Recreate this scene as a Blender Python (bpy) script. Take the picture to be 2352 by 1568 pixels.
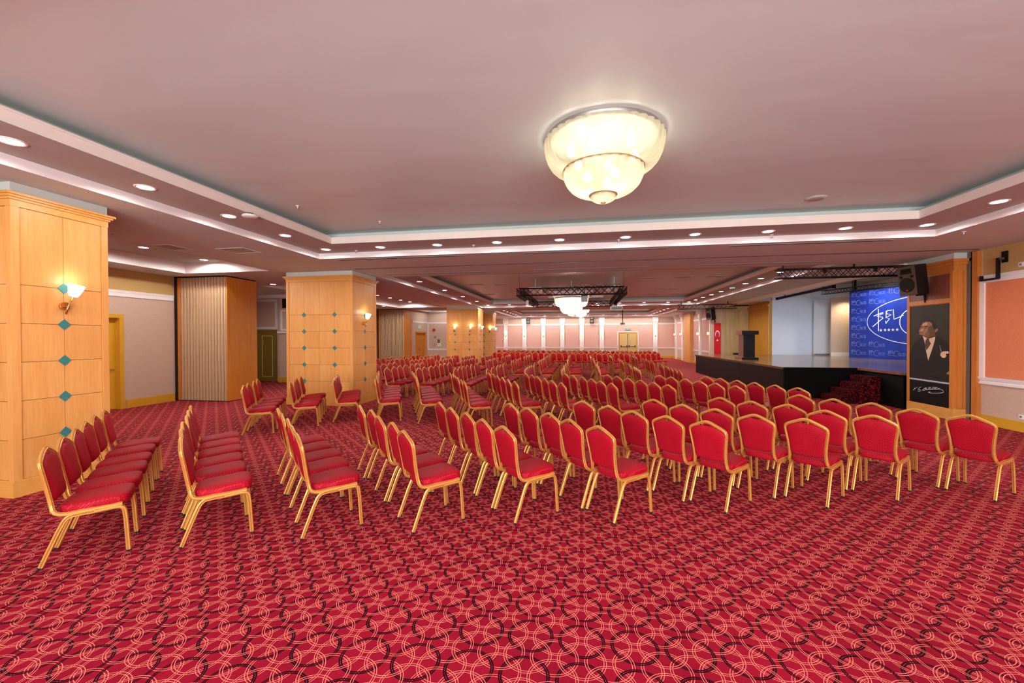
import bpy, math, random
from mathutils import Vector, Matrix
random.seed(7)
for o in list(bpy.data.objects): bpy.data.objects.remove(o)
SC = bpy.context.scene
COL = SC.collection

# ------------------------------------------------------------------ camera, world, exposure
FPX = 960.0
PITCH, ROLL, YAW = -0.00984032706, -0.00288634233, 0.164222422
def _cam():
    cy, sy = math.cos(YAW), math.sin(YAW)
    fw = Vector((-sy*math.cos(PITCH), cy*math.cos(PITCH), math.sin(PITCH)))
    r = Vector((cy, sy, 0)); u = r.cross(fw)
    r2 = r*math.cos(ROLL) + u*math.sin(ROLL)
    u2 = u*math.cos(ROLL) - r*math.sin(ROLL)
    m = Matrix((r2, u2, -fw)).transposed().to_4x4()
    m.translation = Vector((0, 0, 1.8))
    cd = bpy.data.cameras.new('camera'); cd.sensor_width = 36.0
    cd.lens = 36.0*FPX/2352.0; cd.clip_start = 0.05; cd.clip_end = 200
    c = bpy.data.objects.new('camera', cd); COL.objects.link(c); c.matrix_world = m
    SC.camera = c
_cam()
W = bpy.data.worlds.new('world'); SC.world = W; W.use_nodes = True
W.node_tree.nodes['Background'].inputs[0].default_value = (.92, .97, 1.0, 1)
W.node_tree.nodes['Background'].inputs[1].default_value = 20.0
SC.view_settings.view_transform = 'Standard'
SC.view_settings.look = 'None'
SC.view_settings.gamma = 1.0
SC.view_settings.use_curve_mapping = False
SC.view_settings.exposure = 0.12
P_DOWN = 48.0      # watts of one recessed downlight
P_CHAND = 4.5     # watts of one chandelier bulb
P_SCONCE = 1.6

# ------------------------------------------------------------------ materials
def S(r, g, b):
    f = lambda c: (c/12.92 if c <= .04045 else ((c+.055)/1.055)**2.4)
    return (f(r/255), f(g/255), f(b/255), 1)
class NT:
    def __init__(s, m):
        m.use_nodes = True; s.t = m.node_tree; s.t.nodes.clear()
        s.out = s.t.nodes.new('ShaderNodeOutputMaterial')
    def n(s, typ, **kw):
        nd = s.t.nodes.new(typ)
        for k, v in kw.items(): setattr(nd, k, v)
        return nd
    def link(s, a, b): s.t.links.new(a, b)
    def val(s, sock, v):
        if hasattr(v, 'links') or hasattr(v, 'is_linked'): s.link(v, sock)
        else: sock.default_value = v
    def math(s, op, a, b=None, c=None):
        nd = s.n('ShaderNodeMath', operation=op)
        s.val(nd.inputs[0], a)
        if b is not None: s.val(nd.inputs[1], b)
        if c is not None: s.val(nd.inputs[2], c)
        return nd.outputs[0]
    def mix(s, f, a, b):
        nd = s.n('ShaderNodeMix', data_type='RGBA')
        s.val(nd.inputs[0], f); s.val(nd.inputs[6], a); s.val(nd.inputs[7], b)
        return nd.outputs[2]
    def noise(s, vec, scale, detail=3, rough=.5):
        nd = s.n('ShaderNodeTexNoise'); nd.inputs['Scale'].default_value = scale
        nd.inputs['Detail'].default_value = detail; nd.inputs['Roughness'].default_value = rough
        if vec is not None: s.link(vec, nd.inputs['Vector'])
        return nd.outputs[0]
    def ramp(s, f, p0, p1):
        nd = s.n('ShaderNodeMapRange'); nd.inputs[1].default_value = p0; nd.inputs[2].default_value = p1
        s.link(f, nd.inputs[0]); return nd.outputs[0]
    def mapping(s, vec, scale):
        nd = s.n('ShaderNodeMapping'); s.link(vec, nd.inputs['Vector']); nd.inputs['Scale'].default_value = scale
        return nd.outputs[0]
    def principled(s, col, rough=.5, metal=0, spec=.5, **kw):
        p = s.n('ShaderNodeBsdfPrincipled')
        s.val(p.inputs['Base Color'], col); s.val(p.inputs['Roughness'], rough)
        s.val(p.inputs['Metallic'], metal); s.val(p.inputs['Specular IOR Level'], spec)
        for k, v in kw.items(): s.val(p.inputs[k.replace('_', ' ')], v)
        s.link(p.outputs[0], s.out.inputs[0]); return p
    def bump(s, h, p, strength=.2, dist=.01):
        b = s.n('ShaderNodeBump'); b.inputs['Strength'].default_value = strength; b.inputs['Distance'].default_value = dist
        s.link(h, b.inputs['Height']); s.link(b.outputs[0], p.inputs['Normal'])
M = {}
def plain(name, col, rough=.6, metal=0, spec=.4, var=.06, scale=6, bump=0, **kw):
    m = bpy.data.materials.new(name); t = NT(m)
    co = t.n('ShaderNodeTexCoord').outputs['Object']
    f = t.ramp(t.noise(co, scale, 4), .3, .7)
    lo = tuple(c*(1-var) for c in col[:3])+(1,); hi = tuple(min(1, c*(1+var)) for c in col[:3])+(1,)
    p = t.principled(t.mix(f, lo, hi), rough, metal, spec, **kw)
    if bump: t.bump(t.noise(co, scale*25, 3), p, bump, .004)
    M[name] = m; return m
def emit(name, col, strength):
    m = bpy.data.materials.new(name); t = NT(m)
    e = t.n('ShaderNodeEmission'); e.inputs[0].default_value = col; e.inputs[1].default_value = strength
    t.link(e.outputs[0], t.out.inputs[0]); M[name] = m; return m
def wood(name, c0, c1, c2, rough=.38, axis=2, spec=.45):
    m = bpy.data.materials.new(name); t = NT(m)
    co = t.n('ShaderNodeNewGeometry').outputs['Position']
    rnd = t.n('ShaderNodeObjectInfo').outputs['Random']
    add = t.n('ShaderNodeVectorMath', operation='ADD'); t.link(co, add.inputs[0])
    cmb = t.n('ShaderNodeCombineXYZ'); t.link(t.math('MULTIPLY', rnd, 37.0), cmb.inputs[2]); t.link(t.math('MULTIPLY', rnd, 11.0), cmb.inputs[0])
    t.link(cmb.outputs[0], add.inputs[1])
    sc = [9, 9, 9]; sc[axis] = .9
    sc2 = [60, 60, 60]; sc2[axis] = 2.5
    a = t.noise(t.mapping(add.outputs[0], sc), 1.0, 5, .6)
    b = t.noise(t.mapping(add.outputs[0], sc2), 1.0, 3, .6)
    col = t.mix(t.ramp(a, .35, .65), c0, c1)
    col = t.mix(t.math('MULTIPLY', t.ramp(b, .45, .8), .45), col, c2)
    col = t.mix(t.math('MULTIPLY', rnd, .25), col, c2)
    t.principled(col, rough, 0, spec)
    M[name] = m; return m

def make_carpet():
    m = bpy.data.materials.new('carpet'); t = NT(m); M['carpet'] = m
    pos = t.n('ShaderNodeNewGeometry').outputs['Position']
    sep = t.n('ShaderNodeSeparateXYZ'); t.link(pos, sep.inputs[0])
    s = .152
    u = t.math('DIVIDE', sep.outputs[0], s)
    v = t.math('DIVIDE', t.math('SUBTRACT', sep.outputs[1], 2.798), s*1.003)
    R = .845
    pink = None
    for a, b in ((1, 0), (0, 1), (1, 1), (0, 0)):
        wx = t.math('WRAP', t.math('SUBTRACT', u, float(a)), 1.0, -1.0)
        wy = t.math('WRAP', t.math('SUBTRACT', v, float(b)), 1.0, -1.0)
        d = t.math('SQRT', t.math('ADD', t.math('MULTIPLY', wx, wx), t.math('MULTIPLY', wy, wy)))
        e = t.math('ABSOLUTE', t.math('SUBTRACT', d, R))
        if (a, b) == (0, 0):
            black = t.math('LESS_THAN', t.math('ABSOLUTE', t.math('SUBTRACT', e, .036)), .029)
            over = t.math('GREATER_THAN', t.math('MULTIPLY', t.math('MULTIPLY', wx, wy), t.math('SUBTRACT', t.math('MULTIPLY', wx, wx), t.math('MULTIPLY', wy, wy))), 0.0)
        else:
            l = t.math('LESS_THAN', t.math('ABSOLUTE', t.math('SUBTRACT', e, .044)), .0125)
            pink = l if pink is None else t.math('MAXIMUM', pink, l)
    pile = t.noise(pos, 420, 2, .7)
    wear = t.ramp(t.noise(pos, 1.3, 4, .6), .35, .65)
    base = t.mix(wear, S(142, 11, 38), S(161, 17, 46))
    base = t.mix(t.math('MULTIPLY', t.ramp(pile, .3, .7), .35), base, S(112, 5, 27))
    col = t.mix(black, base, S(38, 2, 12))
    col = t.mix(t.math('MULTIPLY', pink, t.math('SUBTRACT', 1.0, t.math('MULTIPLY', black, over))), col, S(224, 128, 112))
    p = t.principled(col, .95, 0, .1)
    t.bump(pile, p, .35, .006)
make_carpet()

def make_fabric(name, ax):
    m = bpy.data.materials.new(name); t = NT(m); M[name] = m
    co = t.n('ShaderNodeTexCoord').outputs['Object']
    sep = t.n('ShaderNodeSeparateXYZ'); t.link(co, sep.inputs[0])
    s = .0235
    a0 = sep.outputs[ax[0]]
    if ax == (0, 1): a0 = t.math('SUBTRACT', a0, sep.outputs[2])
    a = t.math('DIVIDE', a0, s); b = t.math('DIVIDE', sep.outputs[ax[1]], s)
    u = t.math('ADD', a, b); v = t.math('SUBTRACT', a, b)
    wu = t.math('WRAP', u, .5, -.5); wv = t.math('WRAP', v, .5, -.5)
    d = t.math('SQRT', t.math('ADD', t.math('MULTIPLY', wu, wu), t.math('MULTIPLY', wv, wv)))
    dot = t.math('LESS_THAN', d, .14)
    net = t.math('MAXIMUM', t.math('LESS_THAN', t.math('ABSOLUTE', wu), .07), t.math('LESS_THAN', t.math('ABSOLUTE', wv), .07))
    rnd = t.n('ShaderNodeObjectInfo').outputs['Random']
    base = t.mix(rnd, S(156, 1, 24), S(172, 2, 30))
    col = t.mix(t.math('MULTIPLY', net, .62), base, S(90, 0, 14))
    col = t.mix(t.math('MULTIPLY', dot, .4), col, S(240, 110, 120))
    p = t.principled(col, .6, 0, .15)
    t.bump(net, p, .25, .003)
make_fabric('fabric_seat', (0, 1)); make_fabric('fabric_back', (1, 2))
plain('fabric_far', S(178, 2, 26), .65, 0, .15, .1)
plain('gold_frame', S(208, 146, 72), .34, .45, .5, .06, 20)
plain('old_gold', S(176, 158, 112), .4, .5)
plain('black_rubber', S(18, 18, 18), .6)
wood('maple', S(226, 158, 84), S(234, 172, 100), S(202, 128, 56))
wood('maple_base', S(222, 160, 78), S(232, 172, 92), S(206, 138, 58), axis=0)
wood('orange_wood', S(214, 132, 36), S(226, 146, 50), S(190, 108, 24))
wood('pillar_wood', S(204, 124, 52), S(216, 138, 64), S(176, 92, 34))
wood('dark_wood', S(150, 92, 72), S(128, 70, 54), S(90, 40, 30))
wood('olive_planks', S(206, 184, 140), S(190, 166, 112), S(160, 132, 74))
wood('gold_panel', S(208, 150, 50), S(196, 136, 36), S(176, 116, 24))
wood('stage_boards', S(128, 102, 74), S(112, 88, 62), S(88, 64, 42), rough=.16, axis=1)
plain('yellow_door', S(218, 164, 44), .4, var=.04)
plain('olive_door', S(132, 108, 32), .45, var=.05)
plain('cream_line', S(228, 214, 150), .5)
plain('cream_door', S(216, 186, 124), .45, var=.03)
plain('teal_tile', S(58, 128, 128), .25, 0, .6, .08, 20)
plain('brass', S(226, 160, 84), .2, .9, .5, .05, 20)
plain('white_trim', S(240, 232, 230), .5, var=.02)
plain('cream_trim', S(236, 226, 214), .55, var=.02)
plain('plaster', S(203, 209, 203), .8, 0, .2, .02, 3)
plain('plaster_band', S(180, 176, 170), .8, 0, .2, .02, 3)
plain('wall_beige', S(206, 178, 158), .9, 0, .15, .05, 30, .25)
plain('wall_ochre', S(196, 160, 104), .9, 0, .15, .05, 30, .25)
plain('wall_pink', S(222, 180, 166), .9, 0, .15, .05, 30, .2)
plain('wall_salmon', S(226, 136, 98), .9, 0, .15, .05, 30, .2)
plain('wall_stage', S(226, 222, 220), .75, 0, .2, .02, 4)
plain('screen_white', S(222, 230, 246), .7, 0, .2, .01, 4)
plain('board_white', S(232, 234, 240), .35, 0, .5, .01, 4)
plain('gap_dark', S(30, 16, 10), .9)
plain('metal_black', S(16, 15, 15), .45, .3)
plain('metal_grey', S(150, 146, 142), .4, .6)
plain('metal_brown', S(120, 112, 104), .5, .3)
plain('skirt_black', S(8, 5, 6), .7, 0, .12, .2, 8, .3)
plain('skirt_brown', S(28, 15, 15), .6, 0, .18, .25, 8, .3)
plain('speaker_body', S(20, 18, 17), .6)
plain('speaker_front', S(92, 78, 62), .6)
plain('red_plastic', S(190, 24, 22), .4)
plain('white_plastic', S(236, 232, 226), .4, var=.02)
plain('green_sign', S(120, 214, 160), .4)
plain('flag_red', S(214, 20, 34), .7, var=.04)
plain('print_white', S(226, 226, 244), .6, var=.01)
plain('print_soft', S(150, 160, 214), .7, var=.01)
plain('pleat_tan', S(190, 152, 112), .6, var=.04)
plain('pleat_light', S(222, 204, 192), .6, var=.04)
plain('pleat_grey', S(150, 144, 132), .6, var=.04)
plain('lectern_black', S(10, 9, 9), .4)
emit('lens_glow', (1, .97, .93, 1), 14)
emit('bulb_glow', (1, .93, .76, 1), 3.2)
emit('shade_glow', (1, .86, .6, 1), 1.15)
emit('cup_glow', (1, .92, .8, 1), 2.2)
emit('green_glow', S(120, 220, 165), .7)
def make_blue():
    m = bpy.data.materials.new('backdrop_blue'); t = NT(m); M['backdrop_blue'] = m
    co = t.n('ShaderNodeNewGeometry').outputs['Position']
    f = t.ramp(t.noise(co, 1.2, 3), .35, .7)
    col = t.mix(f, S(26, 46, 132), S(34, 60, 156))
    p = t.principled(col, .6, 0, .3)
    t.bump(t.noise(t.mapping(co, (3, 3, 1.2)), 1.0, 3), p, .5, .03)
make_blue()
def make_step_carpet():
    m = bpy.data.materials.new('step_carpet'); t = NT(m); M['step_carpet'] = m
    co = t.n('ShaderNodeNewGeometry').outputs['Position']
    l = t.math('LESS_THAN', t.math('ABSOLUTE', t.math('SUBTRACT', t.noise(co, 13, 1), .5)), .022)
    t.principled(t.mix(l, S(40, 5, 10), S(140, 22, 32)), .95, 0, .1)
make_step_carpet()
def make_ceiling_cloth():
    m = bpy.data.materials.new('ceiling_cloth'); t = NT(m); M['ceiling_cloth'] = m
    co = t.n('ShaderNodeNewGeometry').outputs['Position']
    a = t.noise(t.mapping(co, (.35, .9, 1)), 1.0, 3)
    p = t.principled(t.mix(a, S(200, 214, 211), S(208, 221, 218)), .42, 0, .35)
    t.bump(a, p, .18, .12)
make_ceiling_cloth()
def make_glass():
    m = bpy.data.materials.new('ribbed_glass'); t = NT(m); M['ribbed_glass'] = m
    tr = t.n('ShaderNodeBsdfTransparent'); tr.inputs[0].default_value = (1, .96, .84, 1)
    tl = t.n('ShaderNodeBsdfTranslucent'); tl.inputs[0].default_value = (.46, .42, .31, 1)
    gl = t.n('ShaderNodeBsdfPrincipled'); gl.inputs['Base Color'].default_value = (.62, .58, .45, 1); gl.inputs['Roughness'].default_value = .25
    em = t.n('ShaderNodeEmission'); em.inputs[0].default_value = (1, .93, .7, 1); em.inputs[1].default_value = .06
    m1 = t.n('ShaderNodeMixShader'); m1.inputs[0].default_value = .62; t.link(gl.outputs[0], m1.inputs[1]); t.link(tl.outputs[0], m1.inputs[2])
    ad = t.n('ShaderNodeAddShader'); t.link(m1.outputs[0], ad.inputs[0]); t.link(em.outputs[0], ad.inputs[1])
    m2 = t.n('ShaderNodeMixShader'); m2.inputs[0].default_value = .4; t.link(ad.outputs[0], m2.inputs[1]); t.link(tr.outputs[0], m2.inputs[2])
    t.link(m2.outputs[0], t.out.inputs[0])
make_glass()

def make_pane():
    m = bpy.data.materials.new('pane_glass'); t = NT(m); M['pane_glass'] = m
    tr = t.n('ShaderNodeBsdfTransparent'); gl = t.n('ShaderNodeBsdfGlossy'); gl.inputs['Roughness'].default_value = .02
    mx = t.n('ShaderNodeMixShader'); mx.inputs[0].default_value = .08; t.link(tr.outputs[0], mx.inputs[1]); t.link(gl.outputs[0], mx.inputs[2]); t.link(mx.outputs[0], t.out.inputs[0])
make_pane()
# ------------------------------------------------------------------ mesh helpers
class MB:
    def __init__(s): s.v = []; s.f = []; s.mi = []; s.sm = []
    def add(s, vs, fs, mi=0, smooth=False):
        o = len(s.v); s.v += [tuple(v) for v in vs]
        for f in fs: s.f.append(tuple(i+o for i in f)); s.mi.append(mi); s.sm.append(smooth)
        return s
    def box(s, x0, x1, y0, y1, z0, z1, mi=0):
        vs = [(x0,y0,z0),(x1,y0,z0),(x1,y1,z0),(x0,y1,z0),(x0,y0,z1),(x1,y0,z1),(x1,y1,z1),(x0,y1,z1)]
        return s.add(vs, [(3,2,1,0),(4,5,6,7),(0,1,5,4),(1,2,6,5),(2,3,7,6),(3,0,4,7)], mi)
    def quad(s, a, b, c, d, mi=0): return s.add([a,b,c,d], [(0,1,2,3)], mi)
    def bar(s, a, b, w, h=None, mi=0, up=(0,0,1)):
        a = Vector(a); b = Vector(b); h = h or w
        t = (b-a).normalized(); u = Vector(up)
        if abs(t.dot(u)) > .99: u = Vector((1,0,0))
        x = t.cross(u).normalized(); y = x.cross(t)
        vs = []
        for p in (a, b):
            for sx, sy in ((-1,-1),(1,-1),(1,1),(-1,1)): vs.append(p + x*sx*w/2 + y*sy*h/2)
        return s.add(vs, [(3,2,1,0),(4,5,6,7),(0,1,5,4),(1,2,6,5),(2,3,7,6),(3,0,4,7)], mi)
    def tube(s, pts, r, n=6, mi=0, caps=True):
        prof = [(r*math.cos(2*math.pi*i/n), r*math.sin(2*math.pi*i/n)) for i in range(n)]
        return s.sweep(pts, prof, mi, caps)
    def sweep(s, pts, prof, mi=0, caps=True, s0=None, mi_last=None):
        P = [Vector(p) for p in pts]; n = len(prof); k = len(P)
        T = []
        for i in range(k):
            a = P[min(i+1,k-1)]-P[max(i-1,0)]; T.append(a.normalized())
        sv = Vector(s0) if s0 else (Vector((0,0,1)).cross(T[0]) if abs(T[0].z) < .9 else Vector((1,0,0)).cross(T[0]))
        vs = []
        for i in range(k):
            sv = (sv - T[i]*sv.dot(T[i])).normalized(); bv = T[i].cross(sv)
            for a, b in prof: vs.append(P[i] + sv*a + bv*b)
        o = len(s.v); s.v += [tuple(v) for v in vs]
        for i in range(k-1):
            for j in range(n):
                j2 = (j+1) % n
                s.f.append((o+i*n+j, o+i*n+j2, o+(i+1)*n+j2, o+(i+1)*n+j))
                s.mi.append(mi_last if (mi_last is not None and i == k-2) else mi); s.sm.append(True)
        if caps:
            s.f.append(tuple(o+j for j in reversed(range(n)))); s.mi.append(mi); s.sm.append(False)
            s.f.append(tuple(o+(k-1)*n+j for j in range(n))); s.mi.append(mi if mi_last is None else mi_last); s.sm.append(False)
        return s
    def lathe(s, prof, n=24, c=(0,0,0), mi=0, rib=0, ribn=0, smooth=True):
        vs = []
        for r, z in prof:
            for i in range(n):
                a = 2*math.pi*i/n
                rr = r*(1+rib*abs(math.sin(a*ribn/2))) if rib else r
                vs.append((c[0]+rr*math.cos(a), c[1]+rr*math.sin(a), c[2]+z))
        fs = []
        for k in range(len(prof)-1):
            for i in range(n):
                j = (i+1) % n
                fs.append((k*n+i, k*n+j, (k+1)*n+j, (k+1)*n+i))
        return s.add(vs, fs, mi, smooth)
    def poly(s, pts, d=None, mi=0):
        """flat polygon, or prism when the extrusion vector d is given"""
        n = len(pts); P = [Vector(p) for p in pts]
        if d is None: return s.add(P, [tuple(range(n))], mi)
        d = Vector(d)
        return s.add(P+[p+d for p in P], [tuple(reversed(range(n))), tuple(range(n, 2*n))]+[(i, (i+1) % n, (i+1) % n+n, i+n) for i in range(n)], mi)
    def mesh(s, name, mats):
        me = bpy.data.meshes.new(name); me.from_pydata(s.v, [], s.f)
        for m in (mats if isinstance(mats, (list, tuple)) else [mats]): me.materials.append(M[m])
        me.polygons.foreach_set('material_index', s.mi); me.polygons.foreach_set('use_smooth', s.sm)
        me.update(); return me
    def build(s, name, mats, parent=None, loc=None):
        o = bpy.data.objects.new(name, s.mesh(name, mats)); COL.objects.link(o)
        if parent: o.parent = parent
        if loc: o.location = loc
        return o
def obj(name, me, parent=None, loc=None, rz=0):
    o = bpy.data.objects.new(name, me); COL.objects.link(o)
    if parent: o.parent = parent
    if loc: o.location = loc
    if rz: o.rotation_euler.z = rz
    return o
def tag(o, label, cat=None, group=None, kind=None):
    if label: o['label'] = label
    if cat: o['category'] = cat
    if group: o['group'] = group
    if kind: o['kind'] = kind
    return o
def empty(name, loc=(0,0,0), rz=0):
    o = bpy.data.objects.new(name, None); COL.objects.link(o); o.location = loc; o.rotation_euler.z = rz
    o.empty_display_size = .1
    return o
def copy_tree(o, parent=None):
    c = o.copy(); COL.objects.link(c); c.parent = parent
    for ch in o.children: copy_tree(ch, c)
    return c
def lamp(name, typ, loc, energy, col=(1,.95,.88), parent=None, radius=.05, spot=None, blend=.6, aim=None):
    l = bpy.data.lights.new(name, typ); l.energy = energy; l.color = col
    l.shadow_soft_size = radius
    if spot: l.spot_size = spot; l.spot_blend = blend
    o = bpy.data.objects.new(name, l); COL.objects.link(o); o.location = loc
    if aim: o.rotation_euler = (Vector(aim)).to_track_quat('-Z', 'Y').to_euler()
    if parent: o.parent = parent
    return o
ORD = ['zeroth','first','second','third','fourth','fifth','sixth','seventh','eighth','ninth','tenth','eleventh','twelfth','thirteenth','fourteenth','fifteenth','sixteenth','seventeenth']

SOF, BAND, TOP = 3.57, 3.69, 3.95
# ------------------------------------------------------------------ floor
tag(MB().quad((-14,-4,0),(14,-4,0),(14,38,0),(-14,38,0)).build('floor','carpet'),
    'red carpet patterned with interlocking pink and black rings', 'floor', kind='structure')

# ------------------------------------------------------------------ ceiling
TR = [(-5.79, 6.20, .55, 8.56), (-5.79, 6.20, 11.45, 24.25), (-5.79, 6.20, 27.3, 36.35)]
COF = [(-10.68, -8.1, -1.0, 9.83), (-10.68, -8.1, 12.6, 23.3), (-10.4, -8.2, 25.7, 28.1)]
RECESS = (7.9, 13.6, 11.6, 22.6)
def sheet(mb, z, x0, x1, y0, y1, holes, mi=0):
    xs = sorted({x0, x1, *[h[0] for h in holes], *[h[1] for h in holes]}); ys = sorted({y0, y1, *[h[2] for h in holes], *[h[3] for h in holes]})
    for i in range(len(xs)-1):
        for j in range(len(ys)-1):
            cx, cy = (xs[i]+xs[i+1])/2, (ys[j]+ys[j+1])/2
            if any(h[0] < cx < h[1] and h[2] < cy < h[3] for h in holes): continue
            mb.quad((xs[i],ys[j],z),(xs[i],ys[j+1],z),(xs[i+1],ys[j+1],z),(xs[i+1],ys[j],z), mi)
def ring(mb, r, z0, z1, mi=0):
    x0, x1, y0, y1 = r
    for a, b in (((x0,y0),(x1,y0)),((x1,y0),(x1,y1)),((x1,y1),(x0,y1)),((x0,y1),(x0,y0))):
        mb.quad((*a,z0),(*b,z0),(*b,z1),(*a,z1), mi)
mb = MB(); sheet(mb, SOF, -14, 14, -4, 38, TR+COF+[RECESS])
CEIL = tag(mb.build('ceiling', 'plaster'), 'pale plaster ceiling with stepped recessed trays', 'ceiling', kind='structure')
MB().box(-14.2,14.2,-4.2,38.2,4.4,4.5).build('roof_slab', 'plaster', CEIL)
MB().box(-14.2,-14,-4.2,38.2,0,4.4).box(14,14.2,-4.2,38.2,0,4.4).box(-14,14,38,38.2,0,4.4).build('outer_shell', 'plaster', CEIL)
def shrink(r, d): return (r[0]+d, r[1]-d, r[2]+d, r[3]-d)
for r in TR:
    mb = MB(); ring(mb, r, SOF, BAND); mb.build('tray_riser', 'white_trim', CEIL)
    inner = shrink(r, .83)
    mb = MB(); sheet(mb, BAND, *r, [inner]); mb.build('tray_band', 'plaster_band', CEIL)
    x0, x1, y0, y1 = inner
    for nm, b in (('a',(x0-.07,x1+.07,y0-.07,y0)),('b',(x0-.07,x1+.07,y1,y1+.07)),('c',(x0-.07,x0,y0,y1)),('d',(x1,x1+.07,y0,y1))):
        MB().box(*b, BAND+.002, 3.80).box(b[0]-.012 if nm != 'd' else b[0], b[1]+.012, b[2], b[3], 3.80, 3.825).build('tray_moulding', 'cream_trim', CEIL)
    out = shrink(inner, -.26)
    mb = MB(); sheet(mb, TOP, *out, []); mb.build('tray_top', 'ceiling_cloth', CEIL)
    mb = MB(); ring(mb, out, BAND, TOP); mb.build('tray_upstand', 'plaster', CEIL)
for r in COF:
    mb = MB(); ring(mb, r, SOF, 3.85); mb.build('coffer_riser', 'white_trim', CEIL)
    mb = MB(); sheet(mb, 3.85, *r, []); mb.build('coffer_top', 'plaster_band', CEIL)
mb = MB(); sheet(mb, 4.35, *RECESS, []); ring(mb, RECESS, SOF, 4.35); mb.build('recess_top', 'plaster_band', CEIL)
MB().box(7.74, 7.9, 11.6, 25.2, 3.45, SOF-.001).build('lintel', 'cream_trim', CEIL)
# partition head track and slots
MB().box(-5.75, 8.0, 9.985, 10.015, SOF-.006, SOF-.001).build('partition_track', 'metal_grey', CEIL)
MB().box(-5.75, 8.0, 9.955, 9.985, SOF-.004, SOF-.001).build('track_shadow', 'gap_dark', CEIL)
def slot(x0, x1, y, label):
    t = empty('slot_diffuser', ((x0+x1)/2, y, SOF-.012))
    h = (x1-x0)/2
    MB().box(-h, h, -.05, -.04, .006, .011).box(-h, h, .04, .05, .006, .011).box(-h, -h+.02, -.04, .04, .006, .011).box(h-.02, h, -.04, .04, .006, .011).build('frame', 'plaster_band', t)
    MB().box(-h+.02, h-.02, -.04, .04, .007, .011).build('gap', 'gap_dark', t)
    MB().box(-h+.02, h-.02, -.005, .005, .005, .007).build('vane', 'metal_brown', t)
    tag(t, label, 'vent', 'slot diffusers in the ceiling beam')
side = ['left', 'middle', 'right']
for i, (a, b) in enumerate(((-5.42,-2.5),(-1.22,1.7),(2.86,5.68))):
    slot(a, b, 8.76, 'long thin slot air vent, %s one of the nearer ceiling row' % side[i])
    slot(a, b, 10.98, 'long thin slot air vent, %s one of the farther ceiling row' % side[i])
def grille(x, y, z, w, d, label, group='square air grilles on the ceiling', dark=True):
    t = empty('air_grille', (x, y, z-.011))
    MB().box(-w/2,w/2,-d/2,-d/2+.035,0,.01).box(-w/2,w/2,d/2-.035,d/2,0,.01).box(-w/2,-w/2+.035,-d/2+.035,d/2-.035,0,.01).box(w/2-.035,w/2,-d/2+.035,d/2-.035,0,.01).build('frame', 'plaster', t)
    MB().box(-w/2+.035,w/2-.035,-d/2+.035,d/2-.035,.007,.01).build('backing', 'metal_brown' if dark else 'plaster_band', t)
    n = int((d-.1)/.06)
    me = MB().box(-w/2+.035, w/2-.035, -.01, .01, .003, .007).mesh('slat', 'pleat_tan')
    for k in range(n): obj('slat', me, t, (0, -d/2+.08+k*(d-.16)/max(1, n-1), 0))
    tag(t, label, 'vent', group)
grille(-6.82, 7.44, SOF, .62, .5, 'square air grille on ceiling left of the near tray')
grille(-7.85, 6.95, SOF, .42, .5, 'air grille beside the first left bay downlight')
for i, (x, y) in enumerate(((-4.2,16.5),(-3.2,16.7),(2.4,15.9),(3.65,15.9),(4.75,15.9),(3.75,19.6),(3.6,21.85),(4.7,21.85),(-4.5,20.4),(-3.0,19.2))):
    grille(x, y, TOP, .6 if i != 5 else 1.1, .5, 'square ceiling grille in the middle tray, %s of ten' % ORD[i+1])
def sprinkler(x, y, z, label):
    t = empty('sprinkler_head', (x, y, z-.06))
    MB().lathe([(.03,.06),(.03,.052),(.008,.05),(.008,.012)], 10).build('body', 'white_plastic', t)
    MB().lathe([(.022,.012),(.024,.008),(.0,.008)], 10).build('deflector', 'metal_grey', t)
    tag(t, label, 'sprinkler', 'ceiling sprinkler heads')
for i, (x, y) in enumerate(((-4.8,8.39),(-2.17,8.32),(.72,8.35),(3.49,8.46))): sprinkler(x, y, BAND, 'small sprinkler head on far band of near tray, %s from left' % ORD[i+1])
sprinkler(-3.67, 7.24, TOP, 'small sprinkler under the white ceiling near the tray corner')
sprinkler(-4.55, 6.16, TOP, 'small sprinkler under the white ceiling by the left moulding')
sprinkler(-7.64, 5.75, SOF, 'small sprinkler behind the nearest wood column')
sprinkler(6.4, 8.26, SOF, 'small sprinkler right of the near tray corner')
t = empty('access_point', (-4.95, 5.62, BAND-.06)); MB().lathe([(.05,.06),(.05,.035)], 16).build('mount', 'metal_black', t)
MB().lathe([(.0,-.005),(.09,0),(.11,.015),(.1,.035),(0,.035)], 20).build('housing', 'white_plastic', t)
tag(t, 'white disc device hanging by the left tray moulding', 'detector')
t = empty('ceiling_disc', (3.6, 7.2, TOP-.015)); MB().lathe([(0,0),(.13,0),(.15,.015)], 24).build('plate', 'plaster', t)
MB().lathe([(.0,-.004),(.09,-.003),(.1,0)], 24).build('cover', 'plaster_band', t)
tag(t, 'flat round disc on white ceiling right of the near chandelier', 'detector')

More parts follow.
